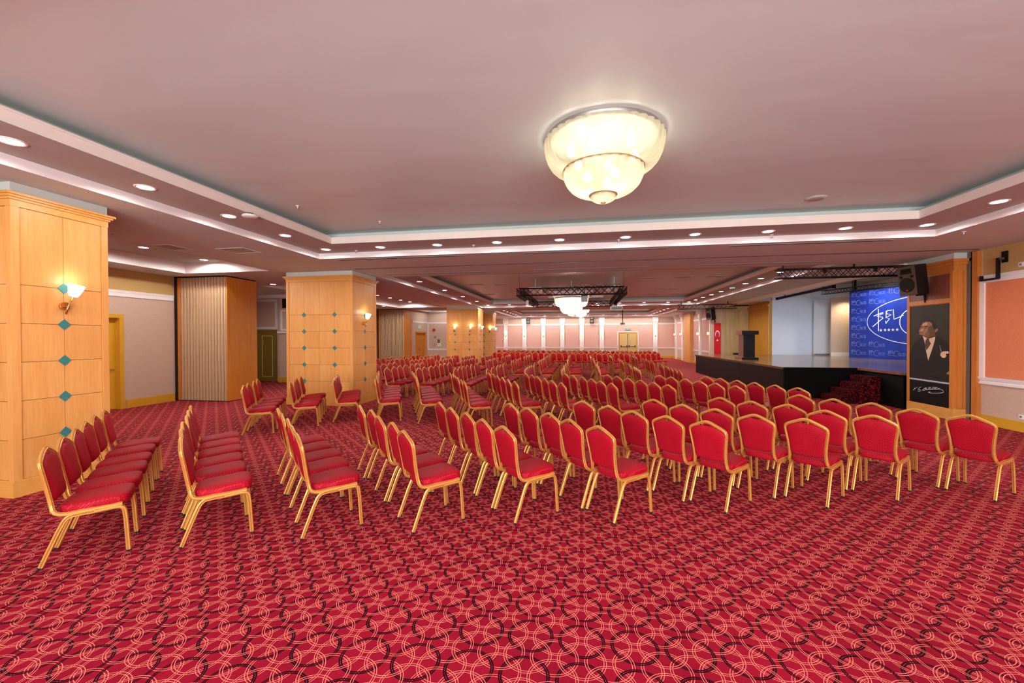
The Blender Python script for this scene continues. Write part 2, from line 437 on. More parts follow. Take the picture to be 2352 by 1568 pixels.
# downlights
DL_ring = MB().lathe([(.085,0),(.098,-.006),(.112,-.004),(.115,.004)], 24).mesh('trim_ring', 'white_trim')
DL_lens = MB().lathe([(.0,.0),(.086,.0)], 20).mesh('lens', 'lens_glow')
def downlight(x, y, z, label, group, power=1.0):
    t = empty('recessed_downlight', (x, y, z-.004))
    obj('trim_ring', DL_ring, t); obj('lens', DL_lens, t)
    lamp('downlight_lamp', 'SPOT', (0, 0, -.012), P_DOWN*power, (1, .96, .91), t, .07, math.radians(176), .35)
    tag(t, label, 'downlight', group)
g = 'downlights of the near ceiling tray'
for i, y in enumerate((8.18, 6.94, 5.69, 4.43, 3.18, 1.93, .93)):
    downlight(-5.38, y, BAND, 'round downlight on left band of near tray, %s from far corner' % ORD[i+1], g, .8)
    downlight(5.80, y, BAND, 'round downlight on right band of near tray, %s from far corner' % ORD[i+1], g, .8)
for i in range(8): downlight(-5.38+1.242*(i+1), 8.18, BAND, 'round downlight on far band of near tray, %s after left corner' % ORD[i+1], g, .8)
for i in range(8): downlight(-5.38+1.242*(i+1), .93, BAND, 'round downlight on near band of near tray, %s from left' % ORD[i+1], g, .8)
g = 'downlights of the middle ceiling tray'
for i in range(9):
    y = 13.42+i*1.31
    downlight(5.76, y, BAND, 'round downlight on right band of middle tray, %s from near end' % ORD[i+1], g, 2.0)
    if i % 2 == 0: downlight(-5.38, y, BAND, 'round downlight on left band of middle tray, %s from near end' % ORD[i//2+1], g, 2.2)
for i, x in enumerate((-4.1,-2.8,-1.5,-.2,.9,2.1,3.4,4.66)): downlight(x, 23.83, BAND, 'round downlight on far band of middle tray, %s from left' % ORD[i+1], g, 1.7)
for i, x in enumerate((-3.5,-.9,1.7,4.2)): downlight(x, 11.85, BAND, 'round downlight on near band of middle tray, %s from left' % ORD[i+1], g, 1.7)
g = 'downlights of the far ceiling tray'
for i, y in enumerate((29.17,30.5,31.9,33.2,34.5,35.9)):
    downlight(5.69, y, BAND, 'round downlight on right band of far tray, %s from near end' % ORD[i+1], g, 1.7)
    downlight(-5.4, y, BAND, 'round downlight on left band of far tray, %s from near end' % ORD[i+1], g, 1.7)
for i, x in enumerate((-4.3,-3.1,-1.9,-.6,.6,1.85,3.1,4.45)): downlight(x, 35.9, BAND, 'round downlight on far band of far tray, %s from left' % ORD[i+1], g, 1.7)
g = 'downlights of the left bays'
for i, y in enumerate((7.95, 9.47, 6.5, 4.9)): downlight(-9.72, y, 3.85, ['round downlight in left coffer beside the air grille','round downlight in left coffer near the folding partition','round downlight in left coffer behind near column','round downlight in left coffer nearest the camera'][i], g, 2.4)
downlight(-10.0, 12.3, SOF, 'round downlight between folding partition and second wood column', g, 4)
for i, y in enumerate((17.5,18.86,20.2,21.5,22.7)): downlight(-9.7, y, 3.85, 'round downlight in far left coffer, %s from near end' % ORD[i+1], g, 2.6)
downlight(-9.3, 27.0, 3.85, 'round downlight in coffer behind the distant column', g, 2.5)
downlight(-10.9, 21.9, SOF, 'round downlight just before the far folding partition', g)

# ------------------------------------------------------------------ chandeliers
def bowl_profile(r0, r1, z0, z1, n=10):
    out = []
    for i in range(n+1):
        a = i/n*math.pi/2
        out.append((r1+(r0-r1)*math.cos(a)**.8 if i < n else r1, z0+(z1-z0)*math.sin(a)))
    return out
def chandelier(x, y, zc, label, k=1.0, plate=False, bulbs=(6, 3)):
    t = empty('chandelier', (x, y, zc))
    if plate:
        MB().tube([(0,0,.05),(0,0,TOP-zc)], .015, 8).build('stem', 'white_trim', t)
        MB().box(-.78,.78,-.78,.78,-.02,.05).box(-.66,.66,-.66,.66,-.12,-.02).build('mounting_board', 'white_trim', t)
    zo = -.12 if plate else 0
    MB().lathe([(.60,zo),(.60,zo-.05),(.56,zo-.05)], 48).build('mounting_ring', 'metal_grey', t)
    g = MB()
    pr = bowl_profile(.61, .40, zo-.05, zo-.36); g.lathe(pr, 180, rib=.045, ribn=36).build('upper_bowl', 'ribbed_glass', t)
    MB().lathe([(.415,zo-.345),(.43,zo-.35),(.43,zo-.36),(.40,zo-.365)], 40).build('upper_hoop', 'old_gold', t)
    pr = bowl_profile(.41, .13, zo-.36, zo-.62); MB().lathe(pr, 130, rib=.05, ribn=26).build('lower_bowl', 'ribbed_glass', t)
    MB().lathe([(.145,zo-.60),(.15,zo-.61),(.15,zo-.625),(.12,zo-.63)], 28).build('lower_hoop', 'old_gold', t)
    pr = bowl_profile(.135, .02, zo-.625, zo-.70, 6); MB().lathe(pr, 48, rib=.04, ribn=16).build('bottom_cup', 'ribbed_glass', t)
    MB().lathe([(.028,zo-.695),(.03,zo-.705),(.012,zo-.715),(.012,zo-.725),(0,zo-.73)], 14).build('finial', 'old_gold', t)
    bm = MB().lathe([(0,-.06),(.035,-.045),(.044,-.01),(.036,.025),(.016,.045),(.016,.06)], 12).mesh('bulb', 'bulb_glow')
    for i in range(bulbs[0]):
        a = 2*math.pi*(i+.3)/bulbs[0]; p = (.36*math.cos(a), .36*math.sin(a), zo-.17)
        obj('bulb', bm, t, p); lamp('chandelier_lamp', 'POINT', (p[0], p[1], p[2]-.07), P_CHAND*k, (1,.92,.78), t, .05)
    for i in range(bulbs[1]):
        a = 2*math.pi*(i+.6)/bulbs[1]; p = (.17*math.cos(a), .17*math.sin(a), zo-.43)
        obj('bulb', bm, t, p); lamp('chandelier_lamp', 'POINT', (p[0], p[1], p[2]-.07), P_CHAND*k, (1,.92,.78), t, .05)
    tag(t, label, 'chandelier')
chandelier(.235, 4.62, TOP, 'large two-tier ribbed glass bowl chandelier on the near white ceiling')
chandelier(-.37, 16.0, 3.42, 'two-tier glass chandelier on white board inside the black truss', 3.2, True)
chandelier(-.02, 31.6, TOP, 'glass chandelier far behind the one inside the truss', 3.5)
# white coffer boards behind the truss chandelier
t = empty('ceiling_coffer_frame', (-.25, 17.05, 3.55))
for sx in (-1, 1): MB().box(sx*1.42-.23, sx*1.42+.23, -1.75, 1.75, 0, .09).build('beam', 'white_trim', t)
MB().box(-1.65, 1.65, 1.75, 2.05, 0, .09).build('beam', 'white_trim', t)
for sx in (-1, 1):
    for yy in (-1.6, 1.6): MB().bar((sx*1.42, yy, .09), (sx*1.42, yy, TOP-3.55), .008).build('hanger', 'white_trim', t)
tag(t, 'white suspended ceiling strips beside the truss chandelier', 'beam')

# ------------------------------------------------------------------ sconces
CUP = MB().lathe([(.015,0),(.042,.005),(.054,.036),(.068,.09),(.078,.135),(.080,.152)], 20).mesh('shade', 'cup_glow')
def cup_sconce(x, y, z, rz, label, power=1.0):
    """brass arm with a white glass cup; local +x points away from the wall"""
    t = empty('wall_sconce', (x, y, z), rz)
    MB().sweep([(0,0,0),(.012,0,0),(.022,0,0),(.03,0,0)], [(.05*math.cos(i*math.pi/8)*1, .05*math.sin(i*math.pi/8)) for i in range(16)]).build('backplate', 'brass', t)
    MB().tube([(.03,0,0),(.075,0,0)], .009, 8).tube([(.07,-.025,-.10),(.075,0,0),(.09,.035,.11)], .011, 8).build('arm', 'brass', t)
    o = obj('shade', CUP, t, (.092, .037, .118)); o.rotation_euler = (math.radians(-12), math.radians(6), 0)
    lamp('sconce_lamp', 'POINT', (.12, .06, .32), P_SCONCE*power, (1, .94, .84), t, .06)
    tag(t, label, 'wall lamp', 'brass cup sconces on the wood columns')
# ------------------------------------------------------------------ wood clad columns
DZ = (.643, 1.087, 1.531, 1.975, 2.42)
def column(x0, x1, y0, y1, label, fcols, scols, faces, depth_cap=True):
    t = empty('column', ((x0+x1)/2, (y0+y1)/2, 0))
    cx, cy = (x0+x1)/2, (y0+y1)/2; hx, hy = (x1-x0)/2, (y1-y0)/2
    MB().box(-hx+.02, hx-.02, -hy+.02, hy-.02, .0, SOF-.002).build('core', 'gap_dark', t)
    MB().box(-hx+.05, hx-.05, -hy+.05, hy-.05, 3.46, SOF-.001).box(-hx+.002, hx-.002, -hy+.002, hy-.002, 3.455, SOF-.0015).build('neck', 'plaster', t)
    MB().box(-hx-.012, hx+.012, -hy-.012, hy+.012, 0, .175).box(-hx-.004, hx+.004, -hy-.004, hy+.004, .175, .19).build('baseboard', 'maple_base', t)
    c = MB().box(-hx-.004, hx+.004, -hy-.004, hy+.004, 3.30, 3.375)
    for k, (d, za, zb) in enumerate(((.02,3.375,3.40),(.04,3.40,3.425),(.06,3.425,3.452))): c.box(-hx-d, hx+d, -hy-d, hy+d, za, zb)
    c.build('cornice', 'maple_base', t)
    st = .075
    for sx in (-1, 1):
        for sy in (-1, 1):
            a0, a1 = sorted((sx*hx, sx*(hx-st))); b0, b1 = sorted((sy*hy, sy*(hy-st)))
            MB().box(a0, a1, b0, b1, .19, 3.30).build('corner_stile', 'maple', t)
    zs = [.19]+list(DZ)+[3.30]
    g = .0025
    dm = {}
    def face(kind, ncol):
        # kind: 'f' front (-y), 'b' back, 'r' right (+x), 'l' left
        L = (hx if kind in 'fb' else hy)-st-.002
        n = ncol*2
        bx = [-L+2*L*i/n for i in range(n+1)]
        for i in range(n):
            for j in range(len(zs)-1):
                a, b, z0, z1 = bx[i]+g, bx[i+1]-g, zs[j]+g, zs[j+1]-g
                m_ = MB()
                if kind == 'f': m_.box(a, b, -hy+.011, -hy+.03, z0, z1)
                elif kind == 'b': m_.box(a, b, hy-.03, hy-.011, z0, z1)
                elif kind == 'r': m_.box(hx-.03, hx-.011, a, b, z0, z1)
                else: m_.box(-hx+.011, -hx+.03, a, b, z0, z1)
                m_.build('panel', 'maple', t)
        h = .066
        if kind in 'fb':
            s_ = -1 if kind == 'f' else 1
            me = MB().poly([(-h,0,0),(0,0,-h),(h,0,0),(0,0,h)], (0, s_*.008, 0)).mesh('diamond_tile', 'teal_tile')
        else:
            s_ = 1 if kind == 'r' else -1
            me = MB().poly([(0,-h,0),(0,0,-h),(0,h,0),(0,0,h)], (s_*.008, 0, 0)).mesh('diamond_tile', 'teal_tile')
        for c_ in range(ncol):
            u = bx[2*c_+1]
            for z in DZ:
                if kind in 'fb': obj('diamond_tile', me, t, (u, s_*(hy-.011), z))
                else: obj('diamond_tile', me, t, (s_*(hx-.011), u, z))
    for k in faces: face(k, fcols if k in 'fb' else scols)
    tag(t, label, 'column', 'wood clad columns with teal diamonds')
    return t
column(-8.26, -6.32, 3.72, 4.70, 'maple clad column at the left edge with one line of teal diamonds', 2, 1, 'fr')
column(-7.87, -5.93, 10.16, 11.45, 'maple clad column beside second seating block with two front lines of diamonds', 2, 1, 'fr')
column(-7.83, -5.93, 23.7, 24.95, 'distant maple clad column with two lit sconces on its front', 2, 1, 'fr')
column(-7.2, -5.95, 27.9, 28.9, 'farthest left maple column, narrow, with a single front sconce', 1, 1, 'fr')
cup_sconce(-6.32, 4.20, 2.20, 0, 'lit brass sconce on side of the nearest left column')
cup_sconce(-7.36, 3.72, 2.20, -math.pi/2, 'lit brass sconce on front of the nearest left column')
cup_sconce(-5.93, 10.72, 2.20, 0, 'lit brass sconce on right side of the second column')
cup_sconce(-7.36, 23.7, 2.20, -math.pi/2, 'left lit sconce on front of the distant column', 2)
cup_sconce(-6.41, 23.7, 2.20, -math.pi/2, 'right lit sconce on front of the distant column', 2)
cup_sconce(-5.93, 24.3, 2.20, 0, 'lit sconce on right side of the distant column', 2)
cup_sconce(-6.17, 27.9, 2.20, -math.pi/2, 'lit sconce on front of the farthest left column', 2)
cup_sconce(-5.95, 28.4, 2.20, 0, 'lit sconce on right side of the farthest left column', 2)

# ------------------------------------------------------------------ walls
def struct(mb_, name, mat_, label, cat='wall'):
    return tag(mb_.build(name, mat_), label, cat, kind='structure')
def rail_y(parent, x, y0, y1, z0, z1, s, name='rail', mat_='white_trim', d=.04):
    """moulded strip along y on a wall at x, proud towards sign s"""
    m_ = MB(); h = z1-z0
    for k, (a, b, dd) in enumerate(((0,.3,.7),(.3,.62,.45),(.62,.86,.75),(.86,1,1))):
        xa, xb = sorted((x, x+s*d*dd)); m_.box(xa, xb, y0, y1, z0+h*a, z0+h*b)
    return m_.build(name, mat_, parent)
def rail_x(parent, y, x0, x1, z0, z1, s, name='rail', mat_='white_trim', d=.04):
    m_ = MB(); h = z1-z0
    for k, (a, b, dd) in enumerate(((0,.3,.7),(.3,.62,.45),(.62,.86,.75),(.86,1,1))):
        ya, yb = sorted((y, y+s*d*dd)); m_.box(x0, x1, ya, yb, z0+h*a, z0+h*b)
    return m_.build(name, mat_, parent)
# back wall behind the camera
WBK = MB(); wx = [(-4.4,-1.6),(-1.1,1.7),(2.2,5.0)]; wz0, wz1 = .35, 3.3
pe = [-14]+[e for w_ in wx for e in w_]+[14]
for i in range(0, len(pe), 2): WBK.box(pe[i],pe[i+1],-4.2,-4,0,SOF)
for a, b in wx: WBK.box(a,b,-4.2,-4,0,wz0).box(a,b,-4.2,-4,wz1,SOF)
struct(WBK, 'wall_back', 'wall_beige', 'beige wall behind the seating with tall windows')
for i, (a, b) in enumerate(wx):  # unseen, assumed windows added to bring neutral daylight to the ceiling
    w_ = tag(empty('window_%d' % (i+1), ((a+b)/2, -4.1, 0)), '%s tall window in the wall behind the seating' % ['left','middle','right'][i], 'window', kind='structure')
    h = (b-a)/2
    fr = MB().box(-h,-h+.06,-.05,.05,wz0,wz1).box(h-.06,h,-.05,.05,wz0,wz1).box(-h+.06,h-.06,-.05,.05,wz0,wz0+.06).box(-h+.06,h-.06,-.05,.05,wz1-.06,wz1)
    for k in (1, 2): fr.box(-h+2*h*k/3-.03,-h+2*h*k/3+.03,-.05,.05,wz0+.06,wz1-.06)
    fr.build('frame', 'white_trim', w_)
    for k in range(3): MB().box(-h+2*h*k/3+.035,-h+2*h*(k+1)/3-.035,-.005,.005,wz0+.06,wz1-.06).build('pane', 'pane_glass', w_)
    pl_ = lamp('window_portal', 'AREA', (0,-.12,(wz0+wz1)/2), 1, (1,1,1), w_); pl_.data.shape = 'RECTANGLE'; pl_.data.size = 2*h; pl_.data.size_y = wz1-wz0
    pl_.rotation_euler = (math.radians(90), 0, 0); pl_.data.cycles.is_portal = True
# left wall, near part
WL = struct(MB().box(-11.8,-11.6,-4,7.85,0,SOF).box(-11.8,-11.6,8.95,10.5,0,SOF).box(-11.8,-11.6,7.85,8.95,2.40,SOF), 'wall_left', 'wall_beige', 'beige fabric wall left of the folding partition')
MB().box(-11.6,-11.597,-4,10.3,3.04,SOF).build('upper_covering', 'wall_ochre', WL)
rail_y(WL, -11.6, -4, 10.3, 2.87, 3.03, 1)
MB().box(-11.6,-11.57,9.0,10.3,0,.2).box(-11.6,-11.575,9.0,10.3,.2,.215).build('baseboard', 'yellow_door', WL)
D1 = tag(empty('door_1', (-11.6, 8.4, 0)), 'yellow framed doorway in the beige left wall', 'door', kind='structure')
MB().box(-.18,.03,-.55,-.45,0,2.42).box(-.18,.03,.45,.55,0,2.42).box(-.18,.03,-.45,.45,2.32,2.42).build('frame', 'yellow_door', D1)
MB().box(-.17,-.12,-.45,.45,.01,2.32).build('leaf', 'yellow_door', D1)
MB().box(-.12,-.07,.36,.38,1.0,1.02).box(-.085,-.07,.26,.38,1.0,1.02).build('handle', 'metal_grey', D1)
# folding partitions
def partition(x0, x1, y, depth, n, label, m_pleat, dx=0):
    t = empty('folding_partition', (x0, y, 0))
    w = x1-x0
    MB().box(.0, .07, -.03, .3, .01, 3.545).build('jamb', 'gap_dark', t)
    MB().box(.07, .17, -.01, .3, .02, 3.54).build('lead_post', 'pillar_wood', t)
    MB().box(.17, w-.002, .22, .3, .02, 3.54).build('backing', 'gap_dark', t)
    MB().box(.0, w, -.04, depth, 3.542, SOF-.002).build('head_track', 'gap_dark', t)
    p = (w-.17)/n
    a = p*.37
    pl = MB().poly([(-a,.22,0),(-a,.012,0),(-a*.55,-.012,0),(0,-.02,0),(0,.22,0)], (0,0,3.51), 0).poly([(0,.22,0),(0,-.02,0),(a*.55,-.012,0),(a,.012,0),(a,.22,0)], (0,0,3.51), 1)  # halves in two tones: light on the pleat sides put into colour
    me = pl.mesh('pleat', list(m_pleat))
    for i in range(n): obj('pleat', me, t, (.17+p*(i+.5), 0, .025))
    MB().box(w, w+.025, -.01, depth, .02, 3.535).build('end_panel', 'orange_wood', t)
    tag(t, label, 'partition', 'folding accordion partitions')
partition(-11.57, -9.885, 10.34, 1.08, 15, 'tan pleated folding partition with orange wood end by left wall', ('pleat_light','pleat_tan'))
partition(-12.5, -10.78, 24.3, 1.25, 17, 'grey striped folding partition beyond the second wood column', ('pleat_grey','pleat_tan'))
# left bay rear part: recessed olive door, white framed panels
WB = struct(MB().box(-14,-12.2,15.62,15.8,0,SOF).box(-12.2,-10.4,15.3,15.8,0,SOF).box(-14,-13.8,10.4,15.6,0,SOF), 'wall_left_recess', 'wall_beige', 'beige recess wall with an olive door behind the partition')
MB().box(-14,-11.6,10.5,10.6,0,SOF).build('closing_panel', 'wall_beige', WB)
def frame_xz(parent, y, x0, x1, z0, z1, w, d, mat_='white_trim', name='panel_frame'):
    return MB().box(x0,x1,y-d,y,z0,z0+w).box(x0,x1,y-d,y,z1-w,z1).box(x0,x0+w,y-d,y,z0+w,z1-w).box(x1-w,x1,y-d,y,z0+w,z1-w).build(name, mat_, parent)
def frame_yz(parent, x, y0, y1, z0, z1, w, d, mat_='white_trim', name='panel_frame'):
    return MB().box(*sorted((x,x+d)),y0,y1,z0,z0+w).box(*sorted((x,x+d)),y0,y1,z1-w,z1).box(*sorted((x,x+d)),y0,y0+w,z0+w,z1-w).box(*sorted((x,x+d)),y1-w,y1,z0+w,z1-w).build(name, mat_, parent)
frame_xz(WB, 15.62, -13.6, -12.5, 2.17, 3.42, .1, .03)
frame_xz(WB, 15.3, -12.1, -10.6, 2.1, 2.95, .07, .03)
MB().box(-12.2,-10.4,15.2,15.3,2.0,2.07).build('ledge', 'white_trim', WB)
MB().box(-12.5,-12.2,15.59,15.62,0,.2).box(-12.2,-10.4,15.27,15.3,0,.2).build('baseboard', 'yellow_door', WB)
MB().box(-13.8,-10.4,15.25,15.62,3.44,SOF-.002).build('cove', 'white_trim', WB)
MB().box(-12.02,-11.7,15.285,15.3,3.02,3.4).build('dark_opening', 'gap_dark', WB)
D2 = tag(empty('door_2', (-12.95, 15.6, 0)), 'olive green door with cream line in left recess', 'door', kind='structure')
MB().box(-.45,-.39,-.05,0,0,2.14).box(.36,.43,-.05,0,0,2.14).box(-.39,.36,-.05,0,2.06,2.14).build('frame', 'olive_door', D2)
MB().box(-.39,.36,-.03,0,.01,2.06).build('leaf', 'olive_door', D2)
frame_xz(D2, -.03, -.25, .25, .19, 1.9, .022, .006, 'cream_line', 'inlay')
MB().box(.28,.30,-.08,-.03,.96,.98).box(.2,.30,-.085,-.07,.96,.98).build('handle', 'metal_grey', D2)
struct(MB().box(-14,-13.8,15.8,24.4,0,SOF), 'wall_left_bay', 'wall_beige', 'plain beige side wall of the far left bay')
# left wall beyond the far partition
WF = struct(MB().box(-10.95,-10.75,25.5,26.05,0,SOF).box(-10.95,-10.75,26.05,27.9,2.2,SOF).box(-10.95,-10.75,27.9,28.5,0,SOF).box(-10.75,-7.6,28.3,28.5,0,SOF).box(-14,-10.78,25.6,25.8,0,SOF), 'wall_left_far', 'wall_beige', 'beige wall with exit door behind the distant column')
rail_y(WF, -10.75, 25.55, 28.3, 2.78, 2.9, 1); rail_x(WF, 28.3, -10.75, -7.6, 2.78, 2.9, -1); rail_x(WF, 28.3, -10.75, -7.6, .9, 1.02, -1)
MB().box(-10.75,-10.68,28.24,28.3,1.02,2.78).build('frame_strip', 'white_trim', WF)
D3 = tag(empty('door_3', (-10.75, 26.97, 0)), 'orange wood exit doorway beside the far partition', 'door', kind='structure')
MB().box(-.18,.03,-.93,-.83,0,2.22).box(-.18,.03,.83,.93,0,2.22).box(-.18,.03,-.83,.83,2.12,2.22).build('frame', 'orange_wood', D3)
MB().box(-.15,-.1,-.83,.05,.01,2.12).build('leaf', 'orange_wood', D3); MB().box(-.15,-.1,.06,.83,.01,2.12).build('leaf', 'orange_wood', D3)
MB().box(-.1,-.04,-.06,-.02,1.0,1.04).build('handle', 'metal_black', D3)
def exit_sign(x, y, z, rz, label):
    t = empty('exit_sign', (x, y, z), rz)
    MB().box(0,.04,-.2,.2,-.1,.1).build('housing', 'white_plastic', t)
    MB().box(.04,.045,-.185,.185,-.085,.085).build('lit_face', 'green_glow', t)
    MB().poly([(.047,.02,-.02),(.047,.10,-.02),(.047,.10,-.05),(.047,.17,0),(.047,.10,.05),(.047,.10,.02),(.047,.02,.02)]).poly([(.047,-.03,-.07),(.047,.0,-.07),(.047,-.05,.03),(.047,-.08,.03)]).poly([(.047,-.12,-.06),(.047,-.09,-.06),(.047,-.05,.03),(.047,-.08,.03)]).poly([(.047,-.08,.04),(.047,-.05,.04),(.047,-.05,.07),(.047,-.08,.07)]).build('pictogram', 'white_plastic', t)
    tag(t, label, 'exit sign')
exit_sign(-10.74, 26.7, 2.5, 0, 'green exit sign over the orange wood doorway')
# devices on the frontal wall next to the distant column
def small_box(name, loc, w, h, mats, label, cat, extra=None):
    t = empty(name, loc)
    MB().box(-w/2,w/2,-.04,0,-h/2,h/2).build('housing', mats[0], t)
    MB().box(-w*.32,w*.32,-.046,-.04,-h*.3,h*.3).build('face', mats[1], t)
    tag(t, label, cat)
t = empty('fire_bell', (-10.27, 28.26, 2.34)); MB().sweep([(0,.04,0),(0,0,0),(0,-.03,0)], [(.09*math.cos(i*math.pi/8), .09*math.sin(i*math.pi/8)) for i in range(16)]).build('gong', 'red_plastic', t)
MB().sweep([(0,-.03,0),(0,-.05,0)], [(.04*math.cos(i*math.pi/6), .04*math.sin(i*math.pi/6)) for i in range(12)]).build('cap', 'red_plastic', t); tag(t, 'red round alarm bell high on wall beside distant column', 'alarm')
small_box('wall_thermostat', (-10.19,28.28,1.84), .12, .12, ('metal_brown','metal_grey'), 'small brown control box under the red alarm bell', 'control')
small_box('call_point', (-10.28,28.28,1.28), .14, .15, ('red_plastic','white_plastic'), 'red manual call point on wall beside distant column', 'alarm')
small_box('wall_phone', (-9.93,28.28,1.56), .14, .22, ('metal_black','metal_brown'), 'black wall device above the white phone', 'phone')
small_box('wall_notice', (-9.88,28.28,1.3), .26, .2, ('white_plastic','cream_line'), 'white wall unit below the black wall device', 'control')

# far wall
def pilaster(parent, x, y, s_axis, label=None):
    pass
WFAR = struct(MB().box(-8,8.1,37,37.2,0,SOF), 'wall_far', 'wall_beige', 'far wall with pink panels between white pilasters')
px = [-6.70,-5.0,-3.31,-1.64,.045,1.75,6.2]
edges = [-7.64]+px+[7.68]
for i in range(len(edges)-1):
    a = edges[i]+(.22 if i else 0); b = edges[i+1]-(.22 if i < len(edges)-2 else 0)
    if i == 6:    # bay with the double door
        for c, d in ((a, 3.12), (4.78, b)):
            rail_x(WFAR, 37, c, d, .83, .95, -1)
            MB().box(c+.04,d-.04 if d < 4 else d-.04,36.985,37,.97,2.84).build('pink_panel', 'wall_pink', WFAR)
        MB().box(3.12,4.78,36.985,37,2.35,2.84).build('pink_panel', 'wall_pink', WFAR)
        MB().box(3.06,3.16,36.96,37,.0,2.3).box(4.74,4.84,36.96,37,0,2.3).box(3.16,4.74,36.96,37,2.2,2.3).build('door_surround', 'cream_trim', WFAR)
    else:
        rail_x(WFAR, 37, a, b, .83, .95, -1)
        MB().box(a+.05,b-.05,36.985,37,.97,2.84).build('pink_panel', 'wall_pink', WFAR)
    rail_x(WFAR, 37, a, b, 2.86, 2.99, -1)
    MB().box(a,b,36.95,37,0,.18).build('baseboard', 'yellow_door', WFAR)
for x in px:
    MB().box(x-.18,x-.09,36.92,37,0,SOF).box(x+.09,x+.18,36.92,37,0,SOF).box(x-.09,x+.09,36.95,37,0,SOF).build('pilaster', 'white_trim', WFAR)
    MB().box(x-.22,x+.22,36.9,37,3.0,3.12).box(x-.24,x+.24,36.86,37,3.12,SOF-.002).build('corbel', 'white_trim', WFAR)
    MB().box(x-.21,x+.21,36.9,37,.83,.95).build('rail_block', 'white_trim', WFAR)
MB().box(-7.64,7.68,36.85,37,3.48,SOF-.001).build('crown', 'white_trim', WFAR)
D4 = tag(empty('door_4', (3.95, 36.98, 0)), 'cream double door with panic bars in the far wall', 'door', kind='structure')
MB().box(-.73,-.67,-.04,0,0,2.14).box(.67,.73,-.04,0,0,2.14).box(-.67,.67,-.04,0,2.08,2.14).build('frame', 'yellow_door', D4)
for sx in (-1, 1):
    lf = MB().box(min(sx*.01,sx*.67),max(sx*.01,sx*.67),-.03,0,.01,2.08).build('leaf', 'cream_door', D4)
    MB().box(min(sx*.08,sx*.6),max(sx*.08,sx*.6),-.1,-.07,.98,1.02).box(sx*.1-.03,sx*.1+.03,-.1,-.03,.93,1.1).box(sx*.58-.03,sx*.58+.03,-.1,-.03,.93,1.1).build('panic_bar', 'metal_black', lf)
MB().box(-.03,.0,-.045,-.03,.3,2.06).build('meeting_strip', 'metal_black', D4)
exit_sign(3.93, 36.98, 2.5, -math.pi/2, 'green exit sign above the far cream double door')
SHD = MB().lathe([(.085,-.08),(.06,.08)], 16).mesh('shade', 'shade_glow')
def shade_lamp(x, y, z, rz, label):
    t = empty('shaded_wall_lamp', (x, y, z), rz)
    MB().box(0,.02,-.04,.04,-.16,-.02).build('backplate', 'brass', t)
    MB().tube([(.02,0,-.1),(.08,0,-.13),(.11,0,-.1),(.11,0,-.06)], .012, 6).build('arm', 'brass', t)
    obj('shade', SHD, t, (.11, 0, .03))
    lamp('wall_lamp_bulb', 'POINT', (.13, 0, .04), P_SCONCE*7.0, (1,.9,.76), t, .06)
    tag(t, label, 'wall lamp', 'cream shaded lamps on white pilasters')
for i, x in enumerate(px): shade_lamp(x, 36.92, 1.98, -math.pi/2, 'cream shaded lamp on far wall pilaster, %s from left' % ORD[i+1])
def far_speaker(x, label):
    t = empty('wall_loudspeaker', (x, 36.9, 3.25))
    MB().poly([(-.17,-.3,-.27),(.17,-.3,-.27),(.12,0,-.27),(-.12,0,-.27)], (0,0,.54)).build('cabinet', 'speaker_body', t)
    MB().sweep([(0,-.3,-.08),(0,-.315,-.08)], [(.125*math.cos(i*math.pi/8), .125*math.sin(i*math.pi/8)) for i in range(16)]).build('woofer', 'metal_brown', t)
    MB().box(-.1,.1,-.31,-.3,.12,.22).build('horn', 'metal_brown', t)
    MB().box(-.03,.03,0,.1,-.05,.05).build('bracket', 'metal_black', t)
    tag(t, label, 'loudspeaker')
far_speaker(-4.6, 'black loudspeaker high on the left part of far wall'); far_speaker(.9, 'black loudspeaker high on the far wall left of double door')
# left far side wall
WLS = struct(MB().box(-7.84,-7.64,28.5,37,0,SOF), 'wall_left_end', 'wall_pink', 'pink side wall at the far left end')
rail_y(WLS, -7.64, 28.9, 37, .83, .95, 1); rail_y(WLS, -7.64, 28.9, 37, 2.86, 2.99, 1)
shade_lamp(-7.6, 35.6, 1.98, 0, 'cream shaded lamp on the far left side wall')
# right wall far part
WRF = struct(MB().box(7.7,7.9,25.2,37,0,SOF), 'wall_right_far', 'wall_beige', 'right side wall beyond the stage with pink panels')
yl = [26.6, 28.9, 33.7, 35.8]
ed = [25.2]+yl+[37.0]
for i in range(len(ed)-1):
    a = ed[i]+(.2 if i else 0); b = ed[i+1]-(.2 if i < 4 else 0)
    rail_y(WRF, 7.7, a, b, .83, .95, -1); rail_y(WRF, 7.7, a, b, 2.86, 2.99, -1)
    MB().box(7.685,7.7,a+.06,b-.06,.97,2.84).build('pink_panel', 'wall_pink', WRF)
    MB().box(7.65,7.7,a,b,0,.18).build('baseboard', 'yellow_door', WRF)
for i, y in enumerate(yl):
    MB().box(7.6,7.7,y-.18,y-.08,0,SOF).box(7.6,7.7,y+.08,y+.18,0,SOF).box(7.64,7.7,y-.08,y+.08,0,SOF).build('pilaster', 'white_trim', WRF)
    MB().box(7.45,7.7,y-.24,y+.24,3.3,SOF-.002).box(7.55,7.7,y-.22,y+.22,3.05,3.3).build('corbel', 'white_trim', WRF)
    shade_lamp(7.6, y, 1.98, math.pi, 'cream shaded lamp on right wall beyond stage, %s from stage' % ORD[i+1])
t = empty('column', (7.75, 31.6, 0))
MB().box(-.28,.3,-.9,.9,.0,3.3).build('shaft', 'maple', t); MB().box(-.3,.3,-.92,.92,0,.2).build('baseboard', 'maple_base', t)
MB().box(-.3,.3,-.92,.92,3.3,3.38).box(-.34,.3,-.96,.96,3.38,3.45).build('cornice', 'maple_base', t); MB().box(-.26,.3,-.88,.88,3.45,SOF-.002).build('neck', 'plaster', t)
